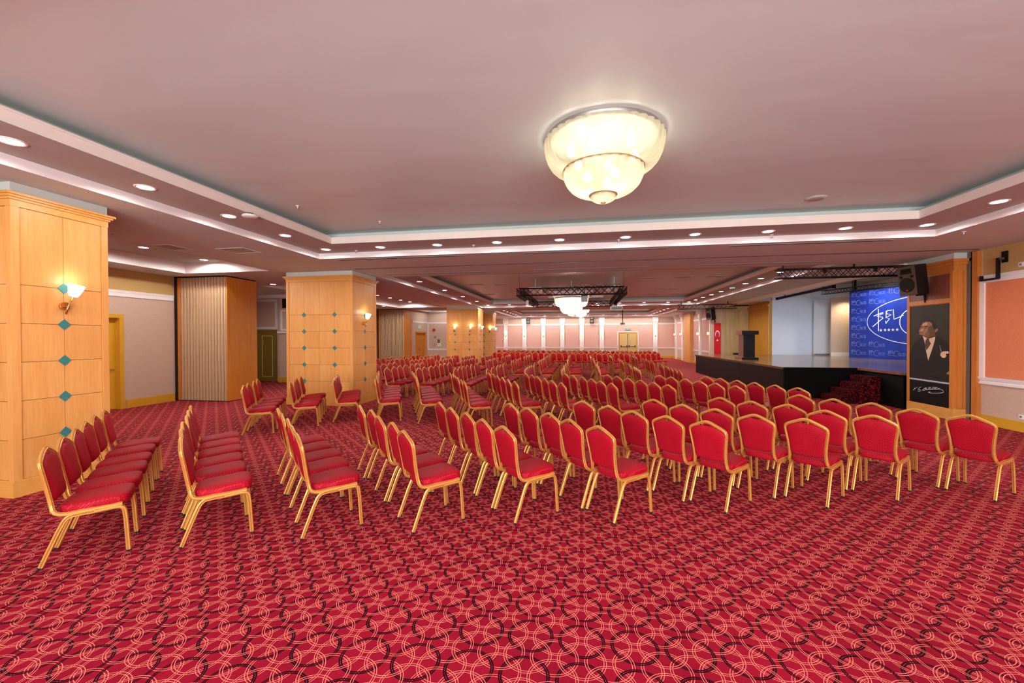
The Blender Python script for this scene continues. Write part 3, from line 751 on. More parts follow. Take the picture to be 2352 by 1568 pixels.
MB().box(-.292,-.28,-.8,.8,.3,3.2).build('side_panel', 'maple', t)
tag(t, 'plain maple column against the right wall beyond the stage', 'column')

# right wall near part
WR = struct(MB().box(8.15,8.35,-4,10.3,0,SOF), 'wall_right', 'wall_beige', 'near right wall with salmon framed panel')
MB().box(8.146,8.15,-4,10.05,3.03,SOF).build('upper_covering', 'wall_ochre', WR)
MB().box(8.14,8.15,-4,10.0,.97,2.88).build('salmon_panel', 'wall_salmon', WR)
rail_y(WR, 8.15, -4, 10.1, 2.88, 3.03, -1, d=.06); rail_y(WR, 8.15, -4, 10.1, .82, .96, -1, d=.06)
MB().box(8.11,8.15,10.0,10.1,.96,2.88).build('frame_strip', 'white_trim', WR)
MB().box(8.12,8.15,-4,10.1,0,.17).box(8.115,8.15,-4,10.1,.17,.19).build('baseboard', 'yellow_door', WR)
MB().box(8.07,8.15,10.1,10.22,0,SOF-.01).build('door_jamb', 'pillar_wood', WR)
MB().box(8.09,8.15,10.22,10.27,0,SOF-.01).build('pocket_gap', 'gap_dark', WR)
MB().box(8.06,8.15,10.27,10.335,0,SOF-.01).build('door_jamb', 'metal_brown', WR)
def socket(y, z, label):
    t = empty('power_socket', (8.15, y, z))
    MB().box(-.018,0,-.042,.042,-.042,.042).build('plate', 'white_plastic', t)
    MB().sweep([(-.018,0,0),(-.024,0,0)], [(.02*math.cos(i*math.pi/6), .02*math.sin(i*math.pi/6)) for i in range(12)]).build('insert', 'metal_grey', t)
    tag(t, label, 'socket')
socket(9.31, 3.14, 'white socket high on right wall beside the black bracket'); socket(9.28, .283, 'white socket low on the near right wall')
t = empty('monitor_bracket', (8.15, 9.6, 2.95))
MB().box(-.03,0,-.05,.06,.28,.5).build('wall_plate', 'metal_black', t)
MB().bar((-.03,0,.36),(-.10,0.04,.36),.04).bar((-.10,.04,.375),(-.10,.04,-.02),.045).bar((-.10,.02,-.02),(-.10,.40,-.02),.035).bar((-.10,.385,-.035),(-.10,.385,.07),.045).build('arm', 'metal_black', t)
tag(t, 'empty black steel bracket on the near right wall', 'bracket')

# ------------------------------------------------------------------ pillar, portrait banner, stage recess walls
t = empty('column', (8.2, 10.97, 0))
MB().box(-.36,.5,-.63,.63,0,3.32).build('shaft', 'pillar_wood', t)
MB().box(-.375,.5,-.645,.645,0,.24).build('baseboard', 'maple_base', t)
MB().box(-.37,.5,-.64,.64,3.2,3.32).box(-.40,.5,-.67,.67,3.32,3.38).box(-.43,.5,-.70,.70,3.38,3.44).build('cornice', 'pillar_wood', t)
MB().box(-.38,.5,-.65,.65,3.44,SOF-.002).build('neck', 'plaster', t)
MB().box(-.375,-.36,-.58,.58,2.6,3.15).build('side_panel', 'dark_wood', t)
MB().box(-.385,-.36,-.63,-.56,.24,3.2).build('corner_stile', 'pillar_wood', t); MB().box(-.385,-.36,.56,.63,.24,3.2).build('corner_stile', 'pillar_wood', t)
MB().box(-.385,-.36,-.56,.56,2.52,2.62).build('cross_rail', 'pillar_wood', t)
MB().box(-.30,-.2,-.642,-.63,.26,3.2).build('front_panel', 'pillar_wood', t); MB().box(-.19,-.06,-.642,-.63,.26,3.2).build('front_panel', 'pillar_wood', t)
tag(t, 'orange wood pillar carrying the portrait banner right of stage', 'column')
WS = struct(MB().box(8.0,13.6,11.6,11.7,0,4.35).box(13.5,13.7,11.5,22.7,0,4.35).box(9.33,13.6,22.55,22.7,0,4.35), 'wall_stage', 'wall_stage', 'pale walls around the stage recess')
WP = struct(MB().box(7.86,9.35,25.2,25.4,0,SOF), 'wall_stage_planks', 'gap_dark', 'olive plank wall at the far end of stage')
xs = [7.88,8.03,8.25,8.49,8.72,8.97,9.2]
for i in range(len(xs)-1): MB().box(xs[i]+.003, xs[i+1]-.003, 25.17, 25.2, .7, 3.3).build('plank', 'olive_planks', WP)
MB().box(7.86,9.25,25.12,25.2,3.3,3.42).box(7.86,9.25,25.08,25.2,3.42,3.5).build('cornice', 'olive_planks', WP)
WG = struct(MB().box(9.21,9.33,22.55,25.2,0,SOF), 'wall_stage_return', 'gold_panel', 'golden wood return wall beside the projection wall')
MB().box(9.17,9.21,22.55,25.2,3.2,3.3).box(9.13,9.21,22.55,25.2,3.3,3.42).build('cornice', 'gold_panel', WG)
MB().box(9.18,9.21,22.55,22.62,.7,3.2).build('edge_strip', 'olive_planks', WG)
# flag wall strip
MB().box(7.2,7.9,25.19,25.25,0,SOF).build('end_face', 'wall_beige', WRF)
MB().box(9.34,11.98,22.53,22.549,.9,4.3).build('projection_surface', 'screen_white', WS)
# portrait banner
def uvP(u, v, n=0.0): return (7.83-n, 11.595-u, v)
t = empty('portrait_banner', (0,0,0))
MB().box(7.832,7.838,10.405,11.595,.119,2.505).build('cloth', 'metal_black', t)
plain('p_bg', S(46,36,18), .6, var=.35, scale=2.5); plain('p_suit', S(24,13,9), .7, var=.3); plain('p_skin', S(158,112,82), .7, var=.12, scale=9); plain('p_mid', S(128,88,62), .7); plain('p_light', S(204,160,126), .7)
plain('p_shade', S(104,70,48), .7); plain('p_hair', S(34,24,14), .7); plain('p_shirt', S(226,190,160), .7, var=.05); plain('p_tie', S(84,62,46), .7, var=.4, scale=60)
def ppoly(name, pts, m_, n, par): return MB().poly([uvP(u, v, n) for u, v in pts]).build(name, m_, par)
pic = ppoly('picture', [(.0,.80),(1.187,.80),(1.187,2.505),(0,2.505)], 'p_bg', .001, t)
ppoly('suit', [(.451,1.802),(.204,1.626),(.054,1.384),(.019,.83),(1.18,.83),(1.184,1.57),(1.007,1.728),(.823,1.811)], 'p_suit', .002, pic)
ppoly('hair', [(.50,2.13),(.60,2.165),(.72,2.15),(.80,2.10),(.845,2.03),(.85,1.9),(.80,1.86),(.70,1.95),(.66,2.06)], 'p_hair', .0025, pic)
ppoly('neck', [(.52,1.82),(.80,1.90),(.81,1.79),(.6,1.74)], 'p_shade', .003, pic)
ppoly('head', [(.408,2.053),(.455,2.109),(.537,2.135),(.65,2.128),(.709,2.091),(.735,1.995),(.79,1.94),(.79,1.86),(.745,1.802),(.633,1.783),(.517,1.793),(.446,1.83),(.372,1.835),(.345,1.852),(.362,1.885),(.338,1.905),(.352,1.95),(.385,1.99)], 'p_skin', .0035, pic)
ppoly('cheek_shade', [(.60,2.0),(.70,2.05),(.735,1.995),(.79,1.94),(.79,1.86),(.745,1.802),(.633,1.783),(.60,1.86)], 'p_shade', .004, pic)
ppoly('jaw_shade', [(.50,1.795),(.62,1.785),(.66,1.86),(.60,1.93),(.53,1.86)], 'p_mid', .0042, pic)
ppoly('forehead_light', [(.43,2.045),(.47,2.095),(.54,2.115),(.60,2.10),(.57,2.05),(.48,2.04)], 'p_light', .0042, pic)
ppoly('nose', [(.45,2.0),(.475,1.985),(.46,1.92),(.40,1.905),(.37,1.915),(.41,1.945)], 'p_light', .0043, pic)
ppoly('moustache_shade', [(.36,1.9),(.44,1.893),(.48,1.9),(.45,1.908),(.38,1.91)], 'p_mid', .0044, pic)
ppoly('lapel', [(.446,1.80),(.36,1.66),(.44,1.58),(.60,1.25),(.55,1.47),(.50,1.70)], 'p_hair', .0032, pic); ppoly('lapel', [(.82,1.80),(.90,1.66),(.83,1.56),(.625,1.25),(.74,1.54),(.795,1.71)], 'p_hair', .0032, pic)
ppoly('ear', [(.789,1.931),(.843,1.976),(.881,1.948),(.855,1.902),(.807,1.885)], 'p_skin', .0045, pic)
ppoly('eyebrow', [(.40,2.02),(.45,2.035),(.46,2.022),(.405,2.008)], 'p_hair', .0045, pic); ppoly('eyebrow', [(.50,2.03),(.60,2.035),(.61,2.02),(.50,2.014)], 'p_hair', .0045, pic)
ppoly('eye', [(.415,1.993),(.45,2.0),(.47,1.99),(.44,1.983)], 'p_hair', .0045, pic); ppoly('eye', [(.51,1.995),(.55,2.003),(.58,1.993),(.545,1.983)], 'p_hair', .0045, pic)
ppoly('mouth', [(.372,1.878),(.44,1.872),(.47,1.88),(.44,1.884)], 'p_shade', .0045, pic)
ppoly('shirt', [(.446,1.812),(.599,1.749),(.812,1.811),(.791,1.709),(.736,1.541),(.614,1.245),(.55,1.47),(.494,1.707)], 'p_shirt', .003, pic)
ppoly('tie', [(.564,1.745),(.633,1.749),(.645,1.689),(.691,1.633),(.566,1.47),(.519,1.593),(.53,1.678)], 'p_tie', .005, pic)
ppoly('handkerchief', [(.945,1.418),(1.009,1.466),(1.134,1.476),(1.165,1.448),(1.144,1.422),(1.072,1.414),(1.097,1.37),(1.052,1.323),(.989,1.326),(.941,1.373)], 'p_shirt', .003, pic)
ppoly('chain', [(.914,1.6),(.922,1.6),(.978,1.428),(.968,1.428)], 'p_shirt', .003, pic)
ppoly('chair_rail', [(.0,.93),(1.187,1.0),(1.187,.96),(0,.9)], 'p_hair', .003, pic); ppoly('hand', [(1.10,1.0),(1.187,1.06),(1.187,.98),(1.12,.97)], 'p_skin', .004, pic)
MB().poly([uvP(0,.803,.003),uvP(1.187,.79,.003),uvP(1.187,.774,.003),uvP(0,.787,.003)]).poly([uvP(0,.779,.003),uvP(1.187,.766,.003),uvP(1.187,.758,.003),uvP(0,.771,.003)]).build('white_lines', 'print_white', t)
def ribbon(mb_, pts, w, fn):
    n = len(pts); L = []; R_ = []
    for i in range(n):
        a = pts[max(0,i-1)]; b = pts[min(n-1,i+1)]
        dx, dy = b[0]-a[0], b[1]-a[1]; l = math.hypot(dx, dy) or 1
        nx, ny = -dy/l*w/2, dx/l*w/2
        L.append(fn(pts[i][0]+nx, pts[i][1]+ny)); R_.append(fn(pts[i][0]-nx, pts[i][1]-ny))
    mb_.add(L+R_, [(i, i+1, n+i+1, n+i) for i in range(n-1)])
def chaikin2(p):
    for _ in range(2):
        if len(p) < 3: return p
        q = [p[0]]
        for a, b in zip(p[:-1], p[1:]): q += [(.75*a[0]+.25*b[0], .75*a[1]+.25*b[1]), (.25*a[0]+.75*b[0], .25*a[1]+.75*b[1])]
        p = q+[p[-1]]
    return p
sig = MB(); fs = lambda u, v: uvP(u, v, .003)
for L_ in ([(.171,.505),(.266,.575),(.337,.618),(.251,.561),(.215,.569)], [(.415,.621),(.309,.551),(.381,.554),(.409,.535),(.353,.502),(.317,.518)], [(.426,.535),(.432,.541)],
  [(.451,.544),(.534,.612),(.582,.616),(.548,.569),(.479,.538),(.465,.565),(.534,.601),(.589,.586),(.562,.554),(.616,.589),(.642,.609),(.623,.565),(.682,.636),(.656,.574),(.709,.611),(.696,.579),(.749,.638),(.729,.583),(.775,.617),(.801,.633),(.782,.59),(.833,.654),(.814,.594),(.865,.636),(.859,.606),(.91,.652),(.891,.61),(.948,.67),(.91,.625),(.948,.624)],
  [(.62,.632),(.70,.64)], [(.74,.648),(.88,.66)],
  [(.948,.626),(1.017,.611),(1.032,.576),(1.005,.553),(.815,.524),(.683,.509),(.619,.514),(.63,.529),(.683,.533)]): ribbon(sig, chaikin2(L_), .009, fs)
sig.build('signature', 'print_white', t)
tag(t, 'tall dark portrait banner of a man in a suit with white signature', 'banner')

# ------------------------------------------------------------------ stage
ST = empty('stage', (8, 17, 0))
def sl(x, y, z): return (x-8, y-17, z)
out = [(5.70,22.5),(5.86,13.42),(7.87,13.42),(7.76,11.62),(13.5,11.75),(13.5,22.53),(9.2,22.53),(9.2,25.1),(5.9,25.1)]
out = [(5.70,22.5),(5.86,13.42),(7.87,13.42),(7.80,11.72),(13.48,11.72),(13.48,22.52),(9.2,22.52)]
MB().poly([sl(x,y,.84) for x,y in out], (0,0,.06)).build('deck', 'stage_boards', ST)
MB().box(5.74-8,5.78-8,16.6-17,22.45-17,0,.84).build('skirt_panel', 'skirt_brown', ST)
MB().poly([sl(5.74,16.58,0),sl(5.80,16.58,0),sl(5.92,13.46,0),sl(5.87,13.46,0)], (0,0,.84)).build('skirt_panel', 'skirt_brown', ST)
MB().box(5.9-8,7.86-8,13.44-17,13.47-17,0,.84).build('skirt_panel', 'skirt_black', ST)
MB().box(7.83-8,7.86-8,11.74-17,13.44-17,0,.84).build('skirt_panel', 'skirt_black', ST)
MB().box(5.8-8,9.2-8,22.4-17,22.44-17,0,.84).build('skirt_panel', 'skirt_black', ST)
MB().box(5.855-8,7.87-8,13.40-17,13.42-17,.84,.9).build('edge_trim', 'skirt_black', ST)
MB().box(7.79-8,7.81-8,11.72-17,13.42-17,.84,.905).build('edge_trim', 'dark_wood', ST)
tag(ST, 'raised stage with worn boards and dark fabric skirt', 'stage')
t = empty('stage_steps', (7.4, 12.95, 0))
for k in range(4):
    x0 = 6.81+.253*k-7.4
    MB().box(x0, x0+.253, -.45, .40, 0, .18*(k+1)).build('step', 'step_carpet', t)
tag(t, 'dark red carpeted steps up to the stage', 'steps')
# lectern
t = empty('lectern', (6.47, 17.9, .9))
MB().box(-.3,.3,-.36,.36,0,.09).build('base', 'dark_wood', t); MB().box(-.2,.2,-.26,.26,.09,1.0).build('body', 'dark_wood', t)
MB().box(-.202,.21,-.275,-.26,.09,1.0).build('front_panel', 'lectern_black', t); MB().box(-.29,.31,-.375,-.36,0,.09).build('front_panel', 'lectern_black', t)
MB().poly([(-.3,-.36,.98),(.3,-.36,.98),(.3,-.36,1.13),(-.3,-.36,1.15)], (0,.72,0)).build('top', 'dark_wood', t); MB().box(-.29,.31,-.375,-.36,.98,1.13).build('front_panel', 'lectern_black', t)
tag(t, 'dark wooden lectern standing on the stage edge', 'lectern')
# flag banner
t = empty('flag_banner', (7.57, 25.14, 1.7))
MB().box(-.175,.175,-.012,0,-.88,.87).build('cloth', 'flag_red', t)
cr = []
for i in range(25): a = math.radians(40-(80+0)+i*(280/24)-180+60); cr.append((a))
o_, i_ = [], []
for k in range(25):
    a = math.radians(-60+300*k/24); o_.append((.115*math.cos(a), .115*math.sin(a)*1.7))
for k in range(25):
    a = math.radians(-52+284*k/24); i_.append((.092*math.cos(a), -.05+.092*math.sin(a)*1.75))
cres = MB(); N_ = 25
o_ = [(.12*math.cos(math.radians(-62+304*k/24)), .25+.21*math.sin(math.radians(-62+304*k/24))) for k in range(25)]
i_ = [(.088*math.cos(math.radians(-58+296*k/24)), .205+.185*math.sin(math.radians(-58+296*k/24))) for k in range(25)]
cres.add([(x,-.016,z) for x, z in o_]+[(x,-.016,z) for x, z in i_], [(k,k+1,25+k+1,25+k) for k in range(24)]).build('crescent', 'print_white', t)
def star_pts(cx, cz, r, rot=90): return [(cx+(r if k % 2 == 0 else r*.4)*math.cos(math.radians(rot+36*k)), cz+(r if k % 2 == 0 else r*.4)*math.sin(math.radians(rot+36*k))) for k in range(10)]
MB().poly([(x,-.016,z) for x, z in star_pts(0,-.1,.075)]).build('star', 'print_white', t)
tag(t, 'red vertical flag banner with white crescent and star', 'flag')
# backdrop
EX = Vector((.29751637,-.95471672,0)); NB = Vector((-.95471672,-.29751637,0)); B0 = Vector((11.37,20.05,.9))
def uvB(u, v, n=.004):
    p = B0+EX*u+NB*n; return (p.x, p.y, .9+v)
t = empty('stage_backdrop', (0,0,0))
MB().poly([uvB(-.04,.0,0),uvB(5.6,.0,0),uvB(5.6,2.95,0),uvB(-.04,2.81,0)], tuple(NB*-.03)).build('cloth', 'backdrop_blue', t)
MB().bar(uvB(.12,0,-.1), uvB(.12,3.35,-.1), .07).bar(uvB(2.8,0,-.1), uvB(2.8,3.3,-.1), .07).bar(uvB(5.4,0,-.1), uvB(5.4,3.3,-.1), .07).build('post', 'metal_black', t)
# small repeated logo as one shared mesh, drawn in u,v relative to its left-centre
def logo_mesh(k, w, name, mat_, full=True):
    m_ = MB(); fn = lambda u, v: tuple(EX*u*k + Vector((0,0,v*k)) + NB*.004)
    Bs = [[(.0,.02),(.075,.055),(.16,.085),(.16,.07),(.05,.02),(.15,0),(.16,-.015),(.10,-.06),(-.02,-.16)], [(.078,.15),(.083,-.24)],
          [(.30,.118),(.235,.12),(.215,.085),(.23,.06),(.295,.042),(.205,-.008),(.27,-.025),(.23,-.07),(.21,-.11),(.203,-.06)], [(.212,.115),(.21,-.005)],
          [(.325,.128),(.332,.036),(.34,-.04),(.42,-.01),(.49,.025)]]
    for L_ in Bs: ribbon(m_, L_, w, fn)
    ribbon(m_, [(.62+.195*math.cos(math.radians(a)), -.085+.195*math.sin(math.radians(a))) for a in range(50, 312, 15)], w, fn)
    ls = [[(.80+.062*math.cos(math.radians(a)), -.10+.075*math.sin(math.radians(a))) for a in range(0, 361, 30)],
          [(.895,-.175),(.895,-.03),(1.0,-.175),(1.0,-.03)], [(1.04,-.03),(1.15,-.03)], [(1.095,-.03),(1.095,-.175)], [(1.20,-.03),(1.20,-.175)]]
    if full:
        for L_ in ls: ribbon(m_, L_, w, fn)
    for q in range(5): m_.add([fn(x, z) for x, z in star_pts(.14+.068*q, -.215, .026)], [tuple(range(10))])
    if full:
        for q in range(11):
            x = .80+.037*q+(.02 if q > 5 else 0); m_.add([fn(x,-.225),fn(x+.022,-.225),fn(x+.022,-.2),fn(x,-.2)], [(0,1,2,3)])
    return m_
small = logo_mesh(.535, .016, 'printed_logo', 'print_soft').mesh('printed_logo', 'print_soft')
EC, EA, EB = (2.80, 1.49), 2.05, .90
for r_ in range(8):
    for c_ in range(7):
        u, v = .05+.765*c_, 2.70-.347*r_
        if c_ == 6 and u+.66 > 5.5: continue
        inside = all(((u+du-EC[0])/EA)**2+((v+dv-EC[1])/EB)**2 < 1.0 for du in (0,.62) for dv in (-.1,.08))
        part_in = any(((u+du-EC[0])/EA)**2+((v+dv-EC[1])/EB)**2 < .9 for du in (.15,.5) for dv in (-.1,.08))
        if inside or part_in: continue
        obj('printed_logo', small, t, uvB(u, v, .002))
el = [(EC[0]+EA*math.cos(math.radians(a)), EC[1]+EB*math.sin(math.radians(a))) for a in range(0, 361, 5)]
m_ = MB(); ribbon(m_, el, .024, lambda u, v: uvB(u, v, .006)); m_.build('printed_oval', 'print_white', t)
m_ = MB(); m_.poly([uvB(u, v, .003) for u, v in el[:-1]]); m_.build('oval_ground', 'backdrop_blue', t)
big = MB(); fb = lambda u, v: uvB(u, v, .007)
for L_ in ([(1.022,1.714),(1.196,1.791),(1.395,1.843),(1.395,1.803),(1.139,1.702),(1.368,1.659),(1.396,1.623),(1.255,1.515),(.981,1.291)], [(1.201,1.993),(1.214,1.112)],
           [(1.724,1.91),(1.561,1.912),(1.52,1.83),(1.548,1.777),(1.704,1.741),(1.494,1.624),(1.645,1.584),(1.55,1.475),(1.509,1.391),(1.489,1.505)], [(1.511,1.901),(1.507,1.632)],
           [(1.778,1.94),(1.793,1.73),(1.812,1.557),(1.991,1.623),(2.151,1.703)],
           [(2.49+.47*math.cos(math.radians(a)), 1.44+.48*math.sin(math.radians(a))) for a in range(50, 312, 8)],
           [(2.98+.16*math.cos(math.radians(a)), 1.36+.19*math.sin(math.radians(a))) for a in range(0, 361, 20)],
           [(3.24,1.17),(3.24,1.55),(3.52,1.17),(3.52,1.55)], [(3.62,1.55),(3.92,1.55)], [(3.77,1.55),(3.77,1.17)], [(4.05,1.55),(4.05,1.17)]): ribbon(big, L_, .032, fb)
for u, v in ((1.308,1.139),(1.474,1.149),(1.62,1.15),(1.769,1.152),(1.929,1.156)): big.add([fb(x, z) for x, z in star_pts(u, v, .068)], [tuple(range(10))])
big.build('printed_emblem', 'print_white', t)
tag(t, 'blue printed backdrop with repeated white logo lettering', 'backdrop')
# white board, screen roller, cream niche, spotlight
t = empty('white_board', (11.45, 22.3, .97)); MB().box(-.37,.37,-.03,.03,.0,2.58).build('panel', 'board_white', t); MB().box(.37,.40,-.03,.03,.0,2.62).build('edge', 'metal_grey', t)
MB().box(-.35,-.31,-.03,.2,-.07,0).box(.31,.35,-.03,.2,-.07,0).build('foot', 'olive_planks', t); tag(t, 'white upright board leaning before the projection wall', 'board')
t = empty('screen_roller', (9.0, 19.0, 3.58)); MB().bar((0,2.2,-.02),(0,-2.15,.02),.1,.1).build('housing', 'metal_black', t)
MB().bar((0,2.24,-.02),(0,2.2,-.02),.12,.12).build('end_cap', 'metal_black', t); MB().bar((0,-2.15,.02),(0,-2.19,.02),.12,.12).build('end_cap', 'metal_black', t)
for yy in (1.5,-1.5): MB().bar((0,yy,.03),(0,yy,.76),.03).build('hanger', 'metal_black', t)
tag(t, 'long black projection screen roller hanging over stage', 'screen')
t = empty('stage_niche_panel', (11.95, 21.6, .9)); MB().box(-.5,.75,.0,.05,0,2.72).build('panel', 'wall_beige', t); MB().box(-.5,.75,-.02,0,0,.16).build('plinth', 'cream_trim', t)
tag(t, 'cream lit panel between the white board and blue backdrop', 'panel')
t = empty('spotlight', (12.05, 21.1, 3.62)); MB().lathe([(.03,.14),(.06,.12),(.07,.0),(.055,.0)], 14).build('housing', 'metal_black', t); MB().lathe([(0,.01),(.055,.01)], 14).build('lens', 'bulb_glow', t)
MB().bar((0,0,.14),(0,0,.73),.02).build('stem', 'metal_black', t)
lamp('spot_lamp', 'SPOT', (0,0,-.02), 120, (1,.8,.5), t, .05, math.radians(140), .8); tag(t, 'glaring stage spotlight above cream panel', 'spotlight')
lamp_root = empty('stage_work_light', (10.6, 18.2, 4.2)); MB().box(-.5,.5,-.15,.15,0,.06).build('housing', 'white_trim', lamp_root); MB().box(-.46,.46,-.12,.12,-.006,0).build('tube', 'lens_glow', lamp_root)
l = lamp('stage_tube', 'AREA', (0,0,-.02), 120, (.78,.87,1), lamp_root); l.data.shape = 'RECTANGLE'; l.data.size = .9; l.data.size_y = .22
tag(lamp_root, 'bluish tube light on the stage recess ceiling', 'light')
t = empty('floor_monitor', (8.1, 23.3, 0)); MB().box(-.3,.3,-.1,.1,.86,.96).build('cabinet', 'metal_black', t); MB().box(-.02,.02,-.02,.02,0,.86).build('stand', 'metal_black', t)
tag(t, 'low black equipment case behind the stage flag', 'equipment')

# ------------------------------------------------------------------ trusses
def truss_segment(parent, a, b, w, h, step=None, r=.014):
    a = Vector(a); b = Vector(b); t_ = (b-a); L = t_.length; t_.normalize()
    sx = t_.cross(Vector((0,0,1))).normalized()*w/2; up = Vector((0,0,h))
    for s_ in (-1, 1):
        for k in (0, 1): MB().tube([a+sx*s_+up*k, b+sx*s_+up*k], r, 6).build('chord', 'metal_black', parent)
    n = max(2, round(L/(step or h*1.1))); br = MB()
    for s_ in (-1, 1):
        for i in range(n):
            p = a+t_*(L*i/n)+sx*s_; q = a+t_*(L*(i+.5)/n)+sx*s_; r2 = a+t_*(L*(i+1)/n)+sx*s_
            br.tube([p, q+up], r*.5, 4).tube([q+up, r2], r*.5, 4)
            br.tube([p+up, q], r*.5, 4).tube([q, r2+up], r*.5, 4)
    for i in range(n+1): br.tube([a+t_*(L*i/n)-sx, a+t_*(L*i/n)+sx], r*.5, 4).tube([a+t_*(L*i/n)-sx+up, a+t_*(L*i/n)+sx+up], r*.5, 4)
    br.build('bracing', 'metal_black', parent)
t = empty('lighting_truss', (0,0,0))
x0, x1, y0, y1, zt = -1.99, 1.32, 13.5, 18.7, 3.16
for a, b in (((x0,y0),(x1,y0)),((x1,y0),(x1,y1)),((x1,y1),(x0,y1)),((x0,y1),(x0,y0))): truss_segment(t, (*a,zt), (*b,zt), .2, .22, .46)
for i, x in enumerate((-1.7,-1.2,-.65,-.1,.45,1.0)): MB().bar((x,y0,zt+.22),(x,y0,zt+.1),.05).build('clamp', 'metal_black', t)
cab = MB()
for i in range(14):
    xx = x1-.1-i*.12; cab.tube([(xx,y0,zt+.24),(xx-.05,y0+.05,zt+.30+.03*math.sin(i*2.1)),(xx-.12,y0,zt+.25)], .008, 4)
for i in range(12):
    yy = y0+.3+i*.42; cab.tube([(x1,yy,zt+.24),(x1+.03*math.sin(i),yy+.2,zt+.02),(x1-.05,yy+.42,zt+.24)], .012, 4); cab.tube([(x0,yy,zt+.24),(x0+.03*math.sin(i),yy+.2,zt+.02),(x0-.05,yy+.42,zt+.24)], .012, 4)
cab.build('cables', 'metal_black', t)
for x in (x0, x1):
    for y in (y0, y1): MB().tube([(x,y,zt+.22),(x,y,TOP)], .004, 5).build('hanger', 'metal_black', t)
tag(t, 'square black lighting truss hung around the middle chandelier', 'truss')
t = empty('lighting_truss', (0,0,0)); truss_segment(t, (4.85,11.5,3.26), (7.75,11.45,3.26), .2, .22, .42)
for x in (5.0, 6.6): MB().tube([(x,11.5,3.48),(x,11.5,SOF)], .02, 5).build('hanger', 'metal_black', t)
for x in (5.9, 7.0): MB().bar((x,11.4,3.48),(x,11.4,3.36),.06).build('clamp', 'metal_black', t)
tag(t, 'black truss beam between ceiling tray and the near pillar loudspeaker', 'truss')
t = empty('lighting_truss', (0,0,0)); truss_segment(t, (4.82,22.3,3.2), (7.6,22.3,3.2), .2, .22, .42)
for x in (5.0, 7.2): MB().tube([(x,22.3,3.42),(x,22.3,SOF)], .02, 5).build('hanger', 'metal_black', t)
tag(t, 'black truss beam at the far end of the stage', 'truss')
t = empty('lighting_truss', (0,0,0)); truss_segment(t, (10.9,21.2,3.72), (12.3,16.6,3.72), .16, .16, .3, .012)
for s_ in ((11.1,20.6),(12.1,17.3)): MB().tube([(*s_,3.88),(*s_,4.35)], .012, 5).build('hanger', 'metal_black', t)
tag(t, 'thin black truss above the blue backdrop', 'truss')
# loudspeakers by the stage
def pa_speaker(loc, rz, tilt, label, k=1.0):
    t = empty('loudspeaker', loc, rz)
    c = MB()
    prof = [(-.2,0),(.2,0),(.2,.18),(.11,.38),(-.11,.38),(-.2,.18)]
    c.poly([(x*k, y*k, -.34*k) for x, y in prof], (0,0,.68*k)).build('cabinet', 'speaker_body', t)
    MB().box(-.19*k,.19*k,-.015*k,0,-.33*k,.33*k).build('baffle', 'speaker_front', t)
    MB().sweep([(0,-.012*k,-.1*k),(0,-.03*k,-.1*k)], [(.165*k*math.cos(i*math.pi/12), .165*k*math.sin(i*math.pi/12)) for i in range(24)]).build('woofer', 'metal_black', t)
    MB().poly([(-.13*k,-.018*k,.15*k),(.13*k,-.018*k,.15*k),(.11*k,-.018*k,.27*k),(-.11*k,-.018*k,.27*k)], (0,-.006*k,0)).build('horn', 'metal_black', t)
    for s_ in (-1, 1): MB().sweep([(s_*.12*k,-.013*k,.09*k),(s_*.12*k,-.024*k,.09*k)], [(.035*k*math.cos(i*math.pi/6), .035*k*math.sin(i*math.pi/6)) for i in range(12)]).build('port', 'metal_black', t)
    MB().box(-.02*k,.02*k,-.034*k,-.028*k,-.24*k,-.2*k).build('badge', 'red_plastic', t)
    MB().bar((0,.3*k,.1*k),(0,.41*k,.1*k),.05).bar((0,.2*k,-.36*k),(0,.4*k,-.36*k),.06,.03).bar((0,.4*k,-.55*k),(0,.4*k,-.1*k),.05,.03).build('bracket', 'metal_black', t)
    t.rotation_euler = (tilt, 0, rz)
    tag(t, label, 'loudspeaker')
pa_speaker((7.38, 10.95, 3.07), math.radians(-76), math.radians(7), 'black loudspeaker on bracket above the portrait banner', 1.0)
pa_speaker((7.0, 24.78, 3.08), math.radians(-60), math.radians(8), 'black loudspeaker above the red flag banner', 1.0)
# projectors
def projector(loc, label, k=1.0, stem=.4):
    t = empty('projector', loc)
    MB().box(-.22*k,.22*k,-.18*k,.18*k,-.075*k,.075*k).build('housing', 'white_plastic', t)
    MB().box(-.2*k,.2*k,-.186*k,-.18*k,-.055*k,.045*k).build('front_grille', 'metal_brown', t)
    MB().tube([(0,0,.075*k),(0,0,stem)], .025, 8).build('pole', 'metal_black', t)
    MB().box(-.1*k,.1*k,-.1*k,.1*k,.075*k,.1*k).build('mount_plate', 'metal_black', t)
    tag(t, label, 'projector')
projector((1.42, 17.6, 2.97), 'white projector hanging under the truss corner', 1.05, .4)
projector((2.85, 30.0, 2.73), 'small far projector on a long white ceiling pole', .7, 1.2)
t = empty('equipment_box', (.1, 13.62, 3.06)); MB().box(-.1,.1,-.08,.08,-.12,.12).build('housing', 'metal_brown', t); MB().box(-.1,.1,-.082,-.08,.06,.12).build('dark_band', 'gap_dark', t); MB().tube([(0,0,.12),(0,0,.25)], .015, 6).build('hook', 'metal_black', t)
tag(t, 'grey box clamped to the near side of square truss', 'equipment')
t = empty('truss_spot', (-1.95, 15.2, 2.96)); MB().lathe([(.05,.0),(.055,.18),(.02,.2)], 12).build('housing', 'white_plastic', t); MB().lathe([(0,.01),(.05,.01)], 12).build('lens', 'lens_glow', t); MB().tube([(0,0,.2),(0,0,.3)], .012, 6).build('hook', 'metal_black', t)
tag(t, 'small white cylinder spot under left side of square truss', 'spotlight')

